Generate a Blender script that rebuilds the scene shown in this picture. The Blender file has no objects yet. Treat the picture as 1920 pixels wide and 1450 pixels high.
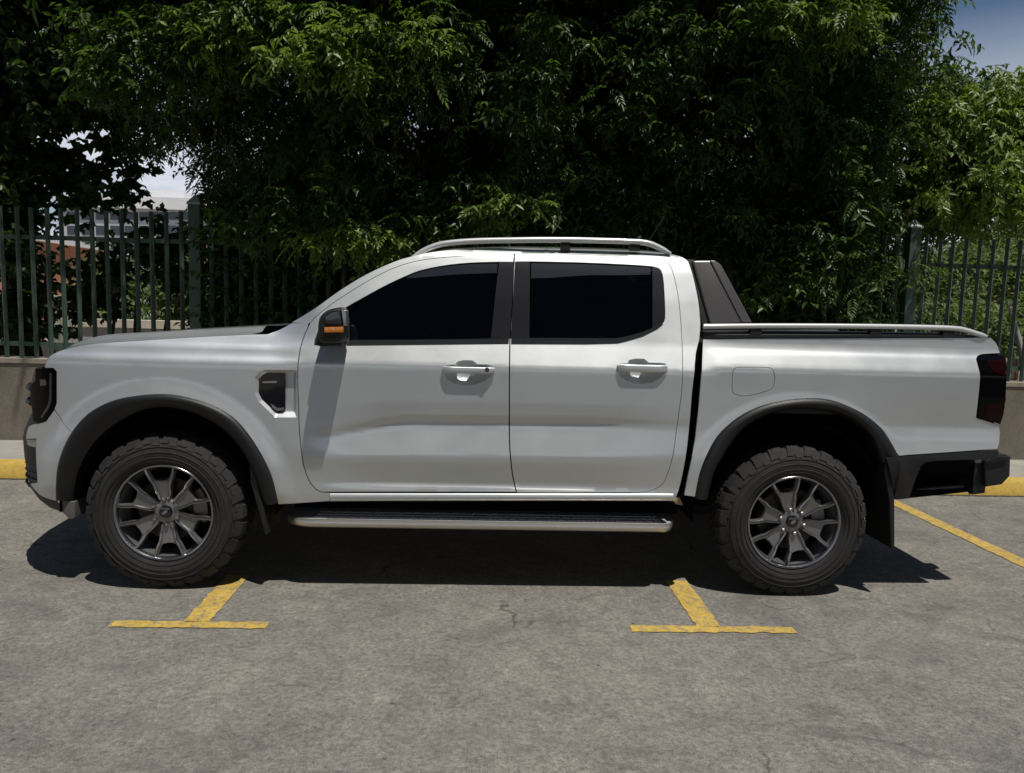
import bpy, bmesh, math, random
import numpy as np
from mathutils import Vector, Matrix
from mathutils.geometry import delaunay_2d_cdt
random.seed(7)
rng = np.random.default_rng(11)
sc = bpy.context.scene
COL = sc.collection
R = math.radians

# ------------------------------------------------------------------ camera
CAM = np.array([-0.0421, -3.7615, 1.4795]); YAW, PIT, ROL, FPX = 0.0436, 0.1023, 0.0276, 1395.4
_fw = np.array([math.sin(YAW)*math.cos(PIT), math.cos(YAW)*math.cos(PIT), -math.sin(PIT)])
_r0 = np.array([math.cos(YAW), -math.sin(YAW), 0.0]); _u0 = np.cross(_r0, _fw)
_rt = math.cos(ROL)*_r0 + math.sin(ROL)*_u0
_up = -math.sin(ROL)*_r0 + math.cos(ROL)*_u0
cd = bpy.data.cameras.new('camera'); cam = bpy.data.objects.new('camera', cd); COL.objects.link(cam)
cd.sensor_width = 36.0; cd.lens = 36.0*FPX/1920.0; cd.clip_start = .05; cd.clip_end = 3000
cam.matrix_world = Matrix(((_rt[0], _up[0], -_fw[0], CAM[0]), (_rt[1], _up[1], -_fw[1], CAM[1]),
                           (_rt[2], _up[2], -_fw[2], CAM[2]), (0, 0, 0, 1)))
sc.camera = cam

# ------------------------------------------------------------------ light
SUN = Vector((.20, -.31, 1.0)).normalized()          # towards the sun
wd = bpy.data.worlds.new('World'); sc.world = wd; wd.use_nodes = True
nt = wd.node_tree; nt.nodes.clear()
wo = nt.nodes.new('ShaderNodeOutputWorld'); bg = nt.nodes.new('ShaderNodeBackground')
sky = nt.nodes.new('ShaderNodeTexSky'); sky.sky_type = 'NISHITA'; sky.sun_disc = False
sky.sun_elevation = math.asin(SUN.z); sky.sun_rotation = math.atan2(SUN.x, SUN.y)
sky.air_density = 1.0; sky.dust_density = .15; sky.ozone_density = 3.2
tc = nt.nodes.new('ShaderNodeTexCoord'); mp = nt.nodes.new('ShaderNodeMapping')
mp.inputs['Scale'].default_value = (1, 1, 2.6); mp.inputs['Location'].default_value = (3.1, 1.7, .4)
ns = nt.nodes.new('ShaderNodeTexNoise'); ns.inputs['Scale'].default_value = 2.3
ns.inputs['Detail'].default_value = 9; ns.inputs['Roughness'].default_value = .58
cr = nt.nodes.new('ShaderNodeValToRGB'); cr.color_ramp.elements[0].position = .27; cr.color_ramp.elements[1].position = .42
mx = nt.nodes.new('ShaderNodeMix'); mx.data_type = 'RGBA'
mx.inputs[7].default_value = (12.2, 12.7, 14.2, 1)
nt.links.new(tc.outputs['Generated'], mp.inputs['Vector']); nt.links.new(mp.outputs[0], ns.inputs['Vector'])
sx = nt.nodes.new('ShaderNodeSeparateXYZ'); mr = nt.nodes.new('ShaderNodeMapRange')   # clouds pile up low, clear above
mr.inputs[1].default_value = .16; mr.inputs[2].default_value = .33; mr.inputs[3].default_value = 1; mr.inputs[4].default_value = 0
nt.links.new(tc.outputs['Generated'], sx.inputs[0]); nt.links.new(sx.outputs['Z'], mr.inputs[0])
ml = nt.nodes.new('ShaderNodeMath'); ml.operation = 'MULTIPLY'; nt.links.new(mr.outputs[0], ml.inputs[1])
nt.links.new(ns.outputs['Fac'], cr.inputs[0]); nt.links.new(cr.outputs[0], ml.inputs[0]); nt.links.new(ml.outputs[0], mx.inputs[0])
nt.links.new(sky.outputs[0], mx.inputs[6]); nt.links.new(mx.outputs[2], bg.inputs['Color'])
bg.inputs['Strength'].default_value = .074
nt.links.new(bg.outputs[0], wo.inputs[0])
sl = bpy.data.lights.new('sun', 'SUN'); sl.energy = 5.0; sl.angle = R(.55); sl.color = (1, .955, .89)
so = bpy.data.objects.new('sun', sl); COL.objects.link(so)
so.rotation_euler = SUN.to_track_quat('Z', 'Y').to_euler()
sc.view_settings.view_transform = 'Standard'; sc.view_settings.look = 'None'
sc.view_settings.exposure = -.36; sc.view_settings.gamma = 1.0; sc.view_settings.use_curve_mapping = False

# ------------------------------------------------------------------ helpers
def tag(o, label=None, cat=None, group=None, kind=None):
    if label: o['label'] = label
    if cat: o['category'] = cat
    if group: o['group'] = group
    if kind: o['kind'] = kind
    return o

def empty(name, loc=(0, 0, 0)):
    o = bpy.data.objects.new(name, None); o.empty_display_size = .1
    o.location = loc; COL.objects.link(o); return o

def link(name, me, mat=None, parent=None):
    o = bpy.data.objects.new(name, me); COL.objects.link(o)
    if mat is not None and not me.materials: me.materials.append(mat)
    if parent is not None:
        o.parent = parent
        o.matrix_parent_inverse = Matrix.Translation(-Vector(world_loc(parent)))
    return o

def world_loc(o):
    v = Vector(o.location)
    if o.parent is not None: v = o.matrix_parent_inverse @ v + Vector(world_loc(o.parent))
    return v

def mesh(name, V, F, smooth=False, normals=None):
    me = bpy.data.meshes.new(name)
    me.from_pydata([tuple(map(float, v)) for v in V], [], [tuple(map(int, f)) for f in F])
    me.validate(); me.update()
    if smooth: me.polygons.foreach_set('use_smooth', [True]*len(me.polygons))
    if normals is not None and len(normals) == len(me.vertices):
        me.normals_split_custom_set_from_vertices([tuple(map(float, n)) for n in normals])
    return me

def finish(bm, name, mat, parent=None, smooth=None, bevel=None):
    bmesh.ops.recalc_face_normals(bm, faces=bm.faces[:])
    me = bpy.data.meshes.new(name); bm.to_mesh(me); bm.free()
    if smooth is not None:
        me.polygons.foreach_set('use_smooth', [True]*len(me.polygons))
        me.set_sharp_from_angle(angle=R(smooth))
    o = link(name, me, mat, parent)
    if bevel:
        m = o.modifiers.new('bevel', 'BEVEL'); m.width = bevel; m.segments = 2; m.limit_method = 'ANGLE'; m.angle_limit = R(35)
        m.harden_normals = False
    return o

def box_bm(bm, a, b, M=None):
    vs = [bm.verts.new((x, y, z)) for x in (a[0], b[0]) for y in (a[1], b[1]) for z in (a[2], b[2])]
    for f in ((0,1,3,2),(4,6,7,5),(0,4,5,1),(2,3,7,6),(0,2,6,4),(1,5,7,3)):
        bm.faces.new([vs[i] for i in f])
    if M is not None: bmesh.ops.transform(bm, matrix=M, verts=vs)
    return vs

def box(name, a, b, mat, parent=None, bevel=None, smooth=None):
    bm = bmesh.new(); box_bm(bm, a, b); return finish(bm, name, mat, parent, smooth, bevel)

def prism(bm, pts, y0, y1, top=None):
    """outline pts (x,z) extruded from y0 to y1; optional scale about the centroid at y0"""
    p = np.asarray(pts, float); c = p.mean(0); q = c+(p-c)*(top or 1.0)
    A = [bm.verts.new((x, y0, z)) for x, z in q]; B = [bm.verts.new((x, y1, z)) for x, z in p]
    n = len(A); bm.faces.new(A); bm.faces.new(B[::-1])
    for i in range(n): bm.faces.new((A[i], B[i], B[(i+1) % n], A[(i+1) % n]))
    return A+B

def tube_bm(bm, pts, rad, n=10, cap=True):
    pts = [Vector(p) for p in pts]
    rr = rad if hasattr(rad, '__len__') else [rad]*len(pts)
    rings = []; ref = Vector((0, 0, 1))
    for i, p in enumerate(pts):
        t = (pts[min(i+1, len(pts)-1)]-pts[max(i-1, 0)]).normalized()
        a = t.cross(ref)
        if a.length < .05: a = t.cross(Vector((0, 1, 0)))
        a.normalize(); b = t.cross(a)
        rings.append([bm.verts.new(p+(a*math.cos(2*math.pi*k/n)+b*math.sin(2*math.pi*k/n))*rr[i]) for k in range(n)])
    for A, B in zip(rings, rings[1:]):
        for k in range(n): bm.faces.new((A[k], A[(k+1) % n], B[(k+1) % n], B[k]))
    if cap: bm.faces.new(rings[0][::-1]); bm.faces.new(rings[-1])

def lathe_bm(bm, prof, n=64, y_axis=True):
    """prof (r,y) turned about the y axis"""
    rings = []
    for r, y in prof:
        rings.append([bm.verts.new((r*math.cos(2*math.pi*k/n), y, r*math.sin(2*math.pi*k/n))) for k in range(n)])
    for A, B in zip(rings, rings[1:]):
        for k in range(n): bm.faces.new((A[k], A[(k+1) % n], B[(k+1) % n], B[k]))
    return rings

def spline(P, n=6):
    P = np.asarray(P, float); out = []
    for i in range(len(P)-1):
        p0, p1, p2, p3 = P[max(i-1, 0)], P[i], P[i+1], P[min(i+2, len(P)-1)]
        for k in range(n):
            t = k/n
            out.append(.5*((2*p1)+(-p0+p2)*t+(2*p0-5*p1+4*p2-p3)*t*t+(-p0+3*p1-3*p2+p3)*t**3))
    out.append(P[-1]); return [tuple(q) for q in out]

def resample(P, n):
    P = np.asarray(P, float); d = np.r_[0, np.cumsum(np.linalg.norm(np.diff(P, axis=0), axis=1))]
    t = np.linspace(0, d[-1], n)
    return np.stack([np.interp(t, d, P[:, k]) for k in range(P.shape[1])], 1)

def ray(px, py):
    return _fw*FPX + _rt*(px-960) - _up*(py-725)
def at(px, py, Y):
    d = ray(px, py); return CAM + d*((Y-CAM[1])/d[1])
def ground_at(px, py, z=0.0):
    d = ray(px, py); return CAM + d*((z-CAM[2])/d[2])

# ------------------------------------------------------------------ materials
def mat(name, col=(.5,.5,.5), rough=.5, metal=0., **kw):
    m = bpy.data.materials.new(name); m.use_nodes = True
    b = m.node_tree.nodes['Principled BSDF']
    b.inputs['Base Color'].default_value = (*col, 1); b.inputs['Roughness'].default_value = rough
    b.inputs['Metallic'].default_value = metal
    for k, v in kw.items(): b.inputs[k].default_value = v
    return m

def N(m, t, **kw):
    n = m.node_tree.nodes.new(t)
    for k, v in kw.items():
        if k in n.inputs: n.inputs[k].default_value = v
        else: setattr(n, k, v)
    return n
def L(m, a, b): m.node_tree.links.new(a, b)

def ramp(m, src, stops):
    r = N(m, 'ShaderNodeValToRGB'); el = r.color_ramp.elements
    while len(el) < len(stops): el.new(.5)
    for e, (p, c) in zip(el, stops):
        e.position = p; e.color = (*c, 1) if len(c) == 3 else c
    L(m, src, r.inputs[0]); return r.outputs[0]

def mixc(m, fac, a, b, mode='MIX'):
    n = N(m, 'ShaderNodeMix', data_type='RGBA', blend_type=mode)
    for sock, v in ((0, fac), (6, a), (7, b)):
        if hasattr(v, 'is_output'): L(m, v, n.inputs[sock])
        elif sock == 0: n.inputs[0].default_value = v
        else: n.inputs[sock].default_value = (*v, 1)
    return n.outputs[2]

def noise(m, scale, detail=6, rough=.55, vec=None, dist=0.):
    n = N(m, 'ShaderNodeTexNoise', Scale=scale, Detail=detail, Roughness=rough, Distortion=dist)
    if vec is not None: L(m, vec, n.inputs['Vector'])
    return n.outputs['Fac']

def objvec(m, scale=None):
    t = N(m, 'ShaderNodeTexCoord')
    if scale is None: return t.outputs['Object']
    p = N(m, 'ShaderNodeMapping'); p.inputs['Scale'].default_value = scale
    L(m, t.outputs['Object'], p.inputs[0]); return p.outputs[0]

def bump(m, src, strength, dist=.01):
    b = N(m, 'ShaderNodeBump', Strength=strength, Distance=dist)
    L(m, src, b.inputs['Height']); L(m, b.outputs[0], m.node_tree.nodes['Principled BSDF'].inputs['Normal'])

def bsdf(m): return m.node_tree.nodes['Principled BSDF']

def rough_mat(name, c0, c1, scale=8, rough=.85, bs=.3, bd=.004, fine=90):
    m = mat(name, c0, rough); v = objvec(m)
    a = noise(m, scale, 7, .62, v); f = noise(m, fine, 3, .6, v)
    c = ramp(m, a, [(.3, c0), (.72, c1)])
    c = mixc(m, .35, c, ramp(m, f, [(.3, (.35,.35,.35)), (.7, (.75,.75,.75))]), 'OVERLAY')
    L(m, c, bsdf(m).inputs['Base Color']); bump(m, f, bs, bd); return m

PAINT = mat('silver_white_paint', (.60,.62,.62), .38, .66)
bsdf(PAINT).inputs['Coat Weight'].default_value = 1; bsdf(PAINT).inputs['Coat Roughness'].default_value = .04
_v = objvec(PAINT); _n = noise(PAINT, 2.2, 5, .6, _v)
L(PAINT, ramp(PAINT, _n, [(.3, (.575,.598,.605)), (.7, (.62,.645,.652))]), bsdf(PAINT).inputs['Base Color'])
_d = noise(PAINT, 5, 6, .65, _v)
L(PAINT, ramp(PAINT, _d, [(.35, (.40,.40,.40)), (.75, (.49,.49,.49))]), bsdf(PAINT).inputs['Roughness'])
BLACKP = rough_mat('black_plastic', (.005,.0053,.0056), (.0095,.0095,.0098), 6, .6, .15, .001, 400)
FLAREP = rough_mat('flare_plastic', (.0035,.004,.0045), (.0065,.0072,.008), 4, .5, .1, .001, 300)
GREYP = mat('dark_grey_metal_paint', (.17,.16,.165), .33, .6)
GLOSSB = mat('gloss_black', (.008,.008,.009), .08); bsdf(GLOSSB).inputs['Coat Weight'].default_value = .6
PILLARP = mat('pillar_black_film', (.013,.013,.017), .25)
GLASS = mat('tinted_glass', (.0015,.002,.004), .015); bsdf(GLASS).inputs['IOR'].default_value = 1.5
LENSD = mat('smoked_lens', (.003,.0025,.003), .14, 0., **{'Specular IOR Level': .16})
LENSR = mat('red_lens', (.012,.001,.0016), .2, 0., **{'Specular IOR Level': .2})
AMBER = mat('amber_lens', (.75,.26,.02), .2); bsdf(AMBER).inputs['Coat Weight'].default_value = .8
_w = N(AMBER, 'ShaderNodeTexVoronoi', Scale=150.); L(AMBER, objvec(AMBER), _w.inputs['Vector'])
L(AMBER, ramp(AMBER, _w.outputs['Distance'], [(.1, (.9,.42,.05)), (.6, (.5,.13,.01))]), bsdf(AMBER).inputs['Base Color'])
CLEARL = mat('clear_lamp_lens', (.34,.32,.26), .2); bsdf(CLEARL).inputs['Coat Weight'].default_value = 1
CHROME = mat('satin_metal', (.52,.51,.49), .25, 1.)
STEPM = mat('step_trim_metal', (.62,.59,.53), .33, .85)
RAILM = mat('satin_silver_rail', (.68,.69,.69), .33, .3); bsdf(RAILM).inputs['Coat Weight'].default_value = .4
ALLOY = mat('gunmetal_alloy', (.30,.30,.31), .24, .95)  # brighter copy for spoke ridges and lip, edge highlight put into the colour
ALLOYD = mat('dark_alloy', (.20,.195,.19), .40, .55)  # same alloy, darker on the recessed plates, shade put into the colour
ALLOYB = mat('bright_rim_lip', (.17,.175,.185), .33, .5)
DISC = mat('brake_steel', (.30,.28,.26), .4, .9)
BLACKV = mat('underbody_black', (.004,.004,.004), .95); bsdf(BLACKV).inputs['Specular IOR Level'].default_value = .1
RUBBER = rough_mat('tyre_rubber', (.012,.0115,.012), (.026,.025,.025), 14, .8, .6, .004, 120)
SEAMB = mat('belt_trim', (.03,.032,.034), .18, .2)

def concrete():
    m = mat('weathered_concrete', (.2,.19,.17), .88); v = objvec(m)
    big = noise(m, .55, 5, .6, v, .4); mid = noise(m, 2.6, 8, .68, v, .5); fine = noise(m, 48, 5, .72, v)
    grit = noise(m, 190, 2, .6, v)
    c = ramp(m, mid, [(.28, (.138,.133,.118)), (.45, (.188,.180,.160)), (.58, (.212,.201,.178)), (.76, (.268,.251,.220))])
    c = mixc(m, .55, c, ramp(m, big, [(.3, (.36,.37,.36)), (.7, (.62,.60,.56))]), 'OVERLAY')
    c = mixc(m, .70, c, ramp(m, fine, [(.30, (.14,.14,.14)), (.5, (.5,.5,.5)), (.70, (.80,.80,.80))]), 'OVERLAY')
    c = mixc(m, .55, c, ramp(m, grit, [(.3, (.16,.16,.16)), (.7, (.84,.84,.84))]), 'OVERLAY')
    c = mixc(m, .5, c, ramp(m, noise(m, 14, 6, .7, v), [(.3, (.25,.25,.25)), (.7, (.72,.72,.72))]), 'OVERLAY')
    # wide oil and tyre stains
    st = noise(m, 1.1, 7, .7, objvec(m, (1, 1.7, 1)), .8)
    c = mixc(m, ramp(m, st, [(.52, (0,0,0)), (.70, (.62,.62,.62))]), c, (.085,.083,.075))
    ob = noise(m, 2.7, 6, .68, objvec(m, (1, 2.0, 1)), 1.0)
    c = mixc(m, ramp(m, ob, [(.60, (0,0,0)), (.72, (.6,.6,.6))]), c, (.06,.058,.052))
    ch = noise(m, 11, 8, .75, v)
    c = mixc(m, ramp(m, ch, [(.63, (0,0,0)), (.72, (.5,.5,.5))]), c, (.34,.32,.285))
    # small dark pits
    vo = N(m, 'ShaderNodeTexVoronoi', Scale=6.); L(m, v, vo.inputs['Vector'])
    wob = noise(m, 25, 3, .6, v)
    ad = N(m, 'ShaderNodeMath', operation='MULTIPLY_ADD'); L(m, wob, ad.inputs[0]); ad.inputs[1].default_value = .09
    L(m, vo.outputs['Distance'], ad.inputs[2])
    pit = ramp(m, ad.outputs[0], [(.075, (.75,.75,.75)), (.11, (0,0,0))])
    c = mixc(m, pit, c, (.045,.042,.038))
    # cracks
    cv = N(m, 'ShaderNodeTexVoronoi', feature='DISTANCE_TO_EDGE', Scale=.62)
    wv = N(m, 'ShaderNodeTexNoise', Scale=3.2, Detail=6); L(m, v, wv.inputs['Vector'])
    mw = N(m, 'ShaderNodeVectorMath', operation='MULTIPLY_ADD'); L(m, wv.outputs['Color'], mw.inputs[0])
    mw.inputs[1].default_value = (.5,.5,.5); L(m, v, mw.inputs[2]); L(m, mw.outputs[0], cv.inputs['Vector'])
    ck = ramp(m, cv.outputs['Distance'], [(.0015, (1,1,1)), (.006, (0,0,0))])
    gate = ramp(m, noise(m, 1.7, 3, .5, v), [(.52, (0,0,0)), (.62, (.85,.85,.85))])
    cf = mixc(m, 1., ck, gate, 'MULTIPLY')
    c = mixc(m, cf, c, (.05,.047,.042))
    L(m, c, bsdf(m).inputs['Base Color'])
    h = mixc(m, .5, fine, grit); bump(m, h, .8, .008); return m
CONC = concrete()

def yellow(name, wear):
    m = mat(name, (.62,.38,.03), .72); v = objvec(m)
    a = noise(m, 9, 8, .7, v); f = noise(m, 70, 4, .7, v); g = noise(m, 26, 5, .7, v)
    c = ramp(m, a, [(.3, (.46,.30,.045)), (.7, (.62,.43,.085))])
    w = mixc(m, .5, f, g)
    c = mixc(m, ramp(m, w, [(wear, (0,0,0)), (wear+.13, (.85,.85,.85))]), c, (.19,.17,.14))
    c = mixc(m, ramp(m, g, [(.62, (0,0,0)), (.78, (.6,.6,.6))]), c, (.06,.05,.035))
    L(m, c, bsdf(m).inputs['Base Color']); bump(m, f, .4, .004); return m
YEL = yellow('worn_yellow_paint', .47); YELK = yellow('kerb_yellow_paint', .53)
PAVE = rough_mat('walkway_concrete', (.25,.235,.21), (.36,.34,.30), 5, .88, .3, .004, 80)
WALLM = rough_mat('brown_plaster', (.135,.115,.092), (.20,.172,.14), 4, .9, .4, .006, 60)
_v = objvec(WALLM); _s = noise(WALLM, 3.1, 6, .7, _v, .6)
_old = bsdf(WALLM).inputs['Base Color'].links[0].from_socket
L(WALLM, mixc(WALLM, ramp(WALLM, _s, [(.66, (0,0,0)), (.70, (.7,.7,.7))]), _old, (.38,.36,.33)), bsdf(WALLM).inputs['Base Color'])
FENCEM = rough_mat('green_fence_paint', (.040,.076,.058), (.062,.102,.080), 5, .5, .1, .001, 120)
DIRT = rough_mat('dry_earth', (.20,.16,.105), (.34,.28,.20), 1.2, .95, .5, .02, 20)
BARK = rough_mat('bark', (.035,.026,.018), (.085,.066,.048), 7, .95, .8, .02, 40)
GREYWALL = rough_mat('grey_render', (.30,.29,.30), (.38,.37,.38), 3, .9, .2, .004, 60)
CREAM = rough_mat('cream_concrete', (.50,.44,.34), (.62,.56,.45), 3, .9, .2, .004, 60)
BRICKM = rough_mat('pale_brick', (.42,.29,.20), (.56,.42,.31), 9, .9, .3, .004, 60)
TERRA = rough_mat('terracotta_render', (.40,.17,.095), (.50,.23,.14), 2, .9, .2, .004, 40)
BLDG = rough_mat('pale_panel', (.42,.44,.47), (.50,.52,.55), .6, .7, .1, .004, 10)
BLDGW = rough_mat('white_fascia', (.72,.72,.72), (.80,.80,.80), .6, .7, .1, .004, 10)
BLDGG = mat('dark_window_glass', (.03,.04,.055), .06)

def leafmat(name, dark, light, trans, rough=.42):
    m = bpy.data.materials.new(name); m.use_nodes = True; b = bsdf(m)
    g = N(m, 'ShaderNodeNewGeometry')
    c = ramp(m, g.outputs['Random Per Island'], [(0, dark), (.55, tuple((a+c)/2 for a, c in zip(dark, light))), (1, light)])
    L(m, c, b.inputs['Base Color']); b.inputs['Roughness'].default_value = rough
    b.inputs['Specular IOR Level'].default_value = .45
    t = N(m, 'ShaderNodeBsdfTranslucent'); L(m, mixc(m, 1., c, trans, 'MULTIPLY'), t.inputs[0])
    a = N(m, 'ShaderNodeMixShader'); a.inputs[0].default_value = .35
    L(m, b.outputs[0], a.inputs[1]); L(m, t.outputs[0], a.inputs[2])
    L(m, a.outputs[0], m.node_tree.nodes['Material Output'].inputs[0]); return m
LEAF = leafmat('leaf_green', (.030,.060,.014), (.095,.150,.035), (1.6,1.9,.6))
LEAFLIT = leafmat('sunlit_leaf_green', (.09,.145,.028), (.21,.275,.065), (1.5,1.7,.5))  # same tree's leaves, with sunlit yellow-green put into the colour
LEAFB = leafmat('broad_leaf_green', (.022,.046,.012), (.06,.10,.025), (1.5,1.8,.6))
BUSHM = leafmat('bush_green', (.07,.11,.035), (.16,.20,.075), (1.3,1.5,.6), .6)

# ------------------------------------------------------------------ the setting
def sheet(name, x0, x1, y0, y1, z, m, kind='structure', parent=None):
    o = link(name, mesh(name, [(x0,y0,z),(x1,y0,z),(x1,y1,z),(x0,y1,z)], [(0,1,2,3)]), m, parent)
    if kind: o['kind'] = kind
    return o
KY, WY, WZ = 2.357, 3.378, .905
ground = sheet('ground', -900, 900, -900, 900, 0, CONC)
def flat(name, P, z, m, parent, label):
    bm = bmesh.new(); bm.faces.new([bm.verts.new((p[0], p[1], z)) for p in P])
    o = finish(bm, name, m, parent); o['label'] = label; return o
def ragged(P, amp, step=.03):
    """polygon outline with worn, slightly wavering edges"""
    P = np.asarray(P, float); out = []
    for a, b in zip(P, np.roll(P, -1, 0)):
        d = np.linalg.norm(b-a); n = max(2, int(d/step)); nrm = np.array([-(b-a)[1], (b-a)[0]])/d
        for k in range(n): out.append(a+(b-a)*k/n + nrm*rng.normal(0, amp))
    return out
YEND = KY-.02
def rect(x0, x1, y0, y1): return [(x0,y0),(x1,y0),(x1,y1),(x0,y1)]
for x0, x1, s0, nm in ((-1.70,-1.00,-1.39,'front'), (.692,1.48,1.018,'rear')):
    flat('parking_line', ragged(rect(x0, x1, -.452, -.384), .004), .004, YEL, ground, f'worn yellow cross bar painted on the concrete beside the {nm} wheel')
    flat('parking_line', ragged(rect(s0, s0+.12, -.3835, .22), .003), .004, YEL, ground, f'worn yellow bay line running under the truck near the {nm} wheel')
flat('parking_line', ragged(rect(3.30, 3.42, -.3775, YEND), .003), .004, YEL, ground, 'yellow bay line running to the kerb past the rear bumper')
# small round cover in the concrete beside the rear wheel
c = ground_at(1458,1131); bm = bmesh.new()
lathe_bm(bm, [(.0,.0), (.055,.0), (.062,.006), (.074,.006), (.082,.0)], 28)
o = finish(bm, 'drain_cap', rough_mat('cover_concrete', (.11,.105,.09), (.20,.19,.165), 30, .9, .3, .003), ground, 50)
bpy.context.view_layer.update(); o.matrix_world = Matrix.Translation((c[0], c[1], .002)) @ Matrix.Rotation(R(90), 4, 'X') @ Matrix.Scale(-1, 4, (0,1,0))

# kerb, walkway, wall
def xprof(name, prof, x0, x1, m, seg=60, jit=0., kind=None, parent=None, smooth=40):
    bm = bmesh.new(); rows = []
    for i in range(seg+1):
        x = x0+(x1-x0)*i/seg
        rows.append([bm.verts.new((x, y+rng.normal(0, jit), z+rng.normal(0, jit)*(z > .01))) for y, z in prof])
    for A, B in zip(rows, rows[1:]):
        for k in range(len(prof)-1): bm.faces.new((A[k], B[k], B[k+1], A[k+1]))
    bm.faces.new(rows[0]); bm.faces.new(rows[-1])
    o = finish(bm, name, m, parent, smooth)
    if kind: o['kind'] = kind
    return o
for k in range(16):                                     # kerb stones, each its own piece
    x0 = -7.2+k*.95
    o = xprof('kerb_stone', [(KY,-.02),(KY+.012,.105),(KY+.03,.128),(KY+.16,.130),(KY+.165,-.02)], x0, x0+.942, YELK, 22, .0022)
    if k == 0:
        kerb = empty('kerb', (-7.2, KY, 0)); kerb['kind'] = 'structure'
    o.parent = kerb; o.matrix_parent_inverse = Matrix.Translation(-Vector(kerb.location))
P_ = [(x, KY-.028-abs(rng.normal(0, .012))) for x in np.arange(-7, 8, .03)]+[(8, KY+.004), (-7, KY+.004)]
flat('gutter_dirt', P_, .003, rough_mat('gutter_dirt', (.02,.018,.014), (.07,.06,.045), 30, .95, .4, .003), ground, 'dark strip of dirt along the foot of the yellow kerb')
bm = bmesh.new(); box_bm(bm, (-60, KY+.166, -.05), (60, WY-.001, .126))
pv = finish(bm, 'pavement', PAVE); pv['kind'] = 'structure'
wall = empty('boundary_wall', (0, WY, .12)); tag(wall, 'low brown plastered wall carrying the green fence behind the truck', 'wall')
box('wall_body', (-40, WY, .06), (40, WY+.24, WZ-.045), WALLM, wall)
xprof('coping', [(WY-.012,WZ-.044),(WY-.012,WZ-.004),(WY-.004,WZ),(WY+.25,WZ),(WY+.255,WZ-.044)], -40, 40, rough_mat('coping_concrete', (.22,.19,.15), (.34,.30,.24), 4, .9, .4, .006, 60), 160, .0015, None, wall)
earth = sheet('earth', -400, 400, WY+.25, 500, .02, DIRT)

# fence
fence = empty('steel_fence', (0, WY+.08, WZ)); tag(fence, 'green painted steel picket fence standing on the low brown wall', 'fence')
FY = WY+.085
pm = None
def picket(x):
    global pm
    if pm is None:
        bm = bmesh.new(); box_bm(bm, (-.0155,-.0155,0), (.0155,.0155,1.40), Matrix.Rotation(R(45), 4, 'Z')); bmesh.ops.recalc_face_normals(bm, faces=bm.faces[:])
        pm = bpy.data.meshes.new('picket'); bm.to_mesh(pm); bm.free(); pm.materials.append(FENCEM)
    o = bpy.data.objects.new('picket', pm); COL.objects.link(o); o.parent = fence
    o.location = (x, FY-(WY+.08), rng.normal(0, .006)); o.rotation_euler = (0, rng.normal(0,.004), rng.normal(0,.05)); return o
PL = at(368, 470, FY)[0]; PR = at(1709, 480, FY)[0]
posts = [PL-3.55, PL, PR, PR+3.55]
for i, p in enumerate(posts):
    bm = bmesh.new(); box_bm(bm, (p-.054, FY-.054, WZ-.03), (p+.054, FY+.054, 2.375))
    finish(bm, 'post', FENCEM, fence, None, .006)
    bm = bmesh.new(); q = [bm.verts.new((p+sx*.062, FY+sy*.062, 2.376)) for sx, sy in ((-1,-1),(1,-1),(1,1),(-1,1))]
    q2 = [bm.verts.new((v.co.x, v.co.y, 2.392)) for v in q]; t = bm.verts.new((p, FY, 2.475))
    bm.faces.new(q[::-1])
    for k in range(4):
        bm.faces.new((q[k], q[(k+1)%4], q2[(k+1)%4], q2[k])); bm.faces.new((q2[k], q2[(k+1)%4], t))
    finish(bm, 'post_cap', mat('sunlit_cap', (.30,.34,.32), .5), fence)  # paler than the posts, the sunlit top put into the colour
for a, b in zip(posts, posts[1:]):
    n = int(round((b-a)/.1385)); d = (b-a)/n
    for k in range(1, n): picket(a+k*d)
    for z in (2.035, 1.035):
        bm = bmesh.new(); box_bm(bm, (a+.055, FY+.015, z-.02), (b-.055, FY+.045, z+.02)); finish(bm, 'rail', FENCEM, fence)
bpy.context.view_layer.update()
# ------------------------------------------------------------------ the pickup truck
YC, RW, RT = .93, 1.635, .4027
truck = empty('pickup_truck', (0, YC, 0))
tag(truck, 'silver white double cab pickup truck with black wheel arch flares parked across the bays', 'pickup truck')

_zg = np.arange(.2, 2.2, .004)
def prof(P, s=.007):
    P = np.asarray(P, float); w = np.interp(_zg, P[:,0], P[:,1])
    n = int(s*3/.004); k = np.exp(-.5*(np.arange(-n, n+1)*.004/s)**2); k /= k.sum()
    return np.convolve(np.pad(w, n, mode='edge'), k, 'valid')
GH = [(1.322,.862),(1.40,.832),(1.55,.777),(1.70,.718),(1.765,.690),(1.80,.655),(1.83,.56),(2.1,.3)]
P_CREASE = prof([(.30,.86),(.545,.917),(.572,.899),(.70,.931),(.735,.934),(.858,.898),(.895,.894),(.930,.913),(1.0,.921),(1.176,.924),(1.19,.922)]+[(1.30,.872)]+GH)
P_PLAIN = prof([(.30,.88),(.50,.912),(.60,.918),(.75,.928),(.90,.922),(1.05,.922),(1.176,.924),(1.19,.922),(1.30,.872)]+GH)
P_FEND = prof([(.30,.88),(.50,.912),(.65,.925),(.85,.928),(1.0,.927),(1.165,.925),(1.185,.920),(1.215,.893),(1.245,.880),(1.262,.872),(1.29,.838),(1.32,.80),(1.40,.74),(1.5,.70),(2.1,.5)], .007)
P_BED = prof([(.30,.86),(.55,.885),(.70,.926),(.76,.930),(.86,.902),(.93,.896),(1.0,.905),(1.10,.915),(1.205,.922),(1.222,.916),(1.29,.882),(1.312,.868),(1.345,.855),(2.1,.85)])
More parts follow.
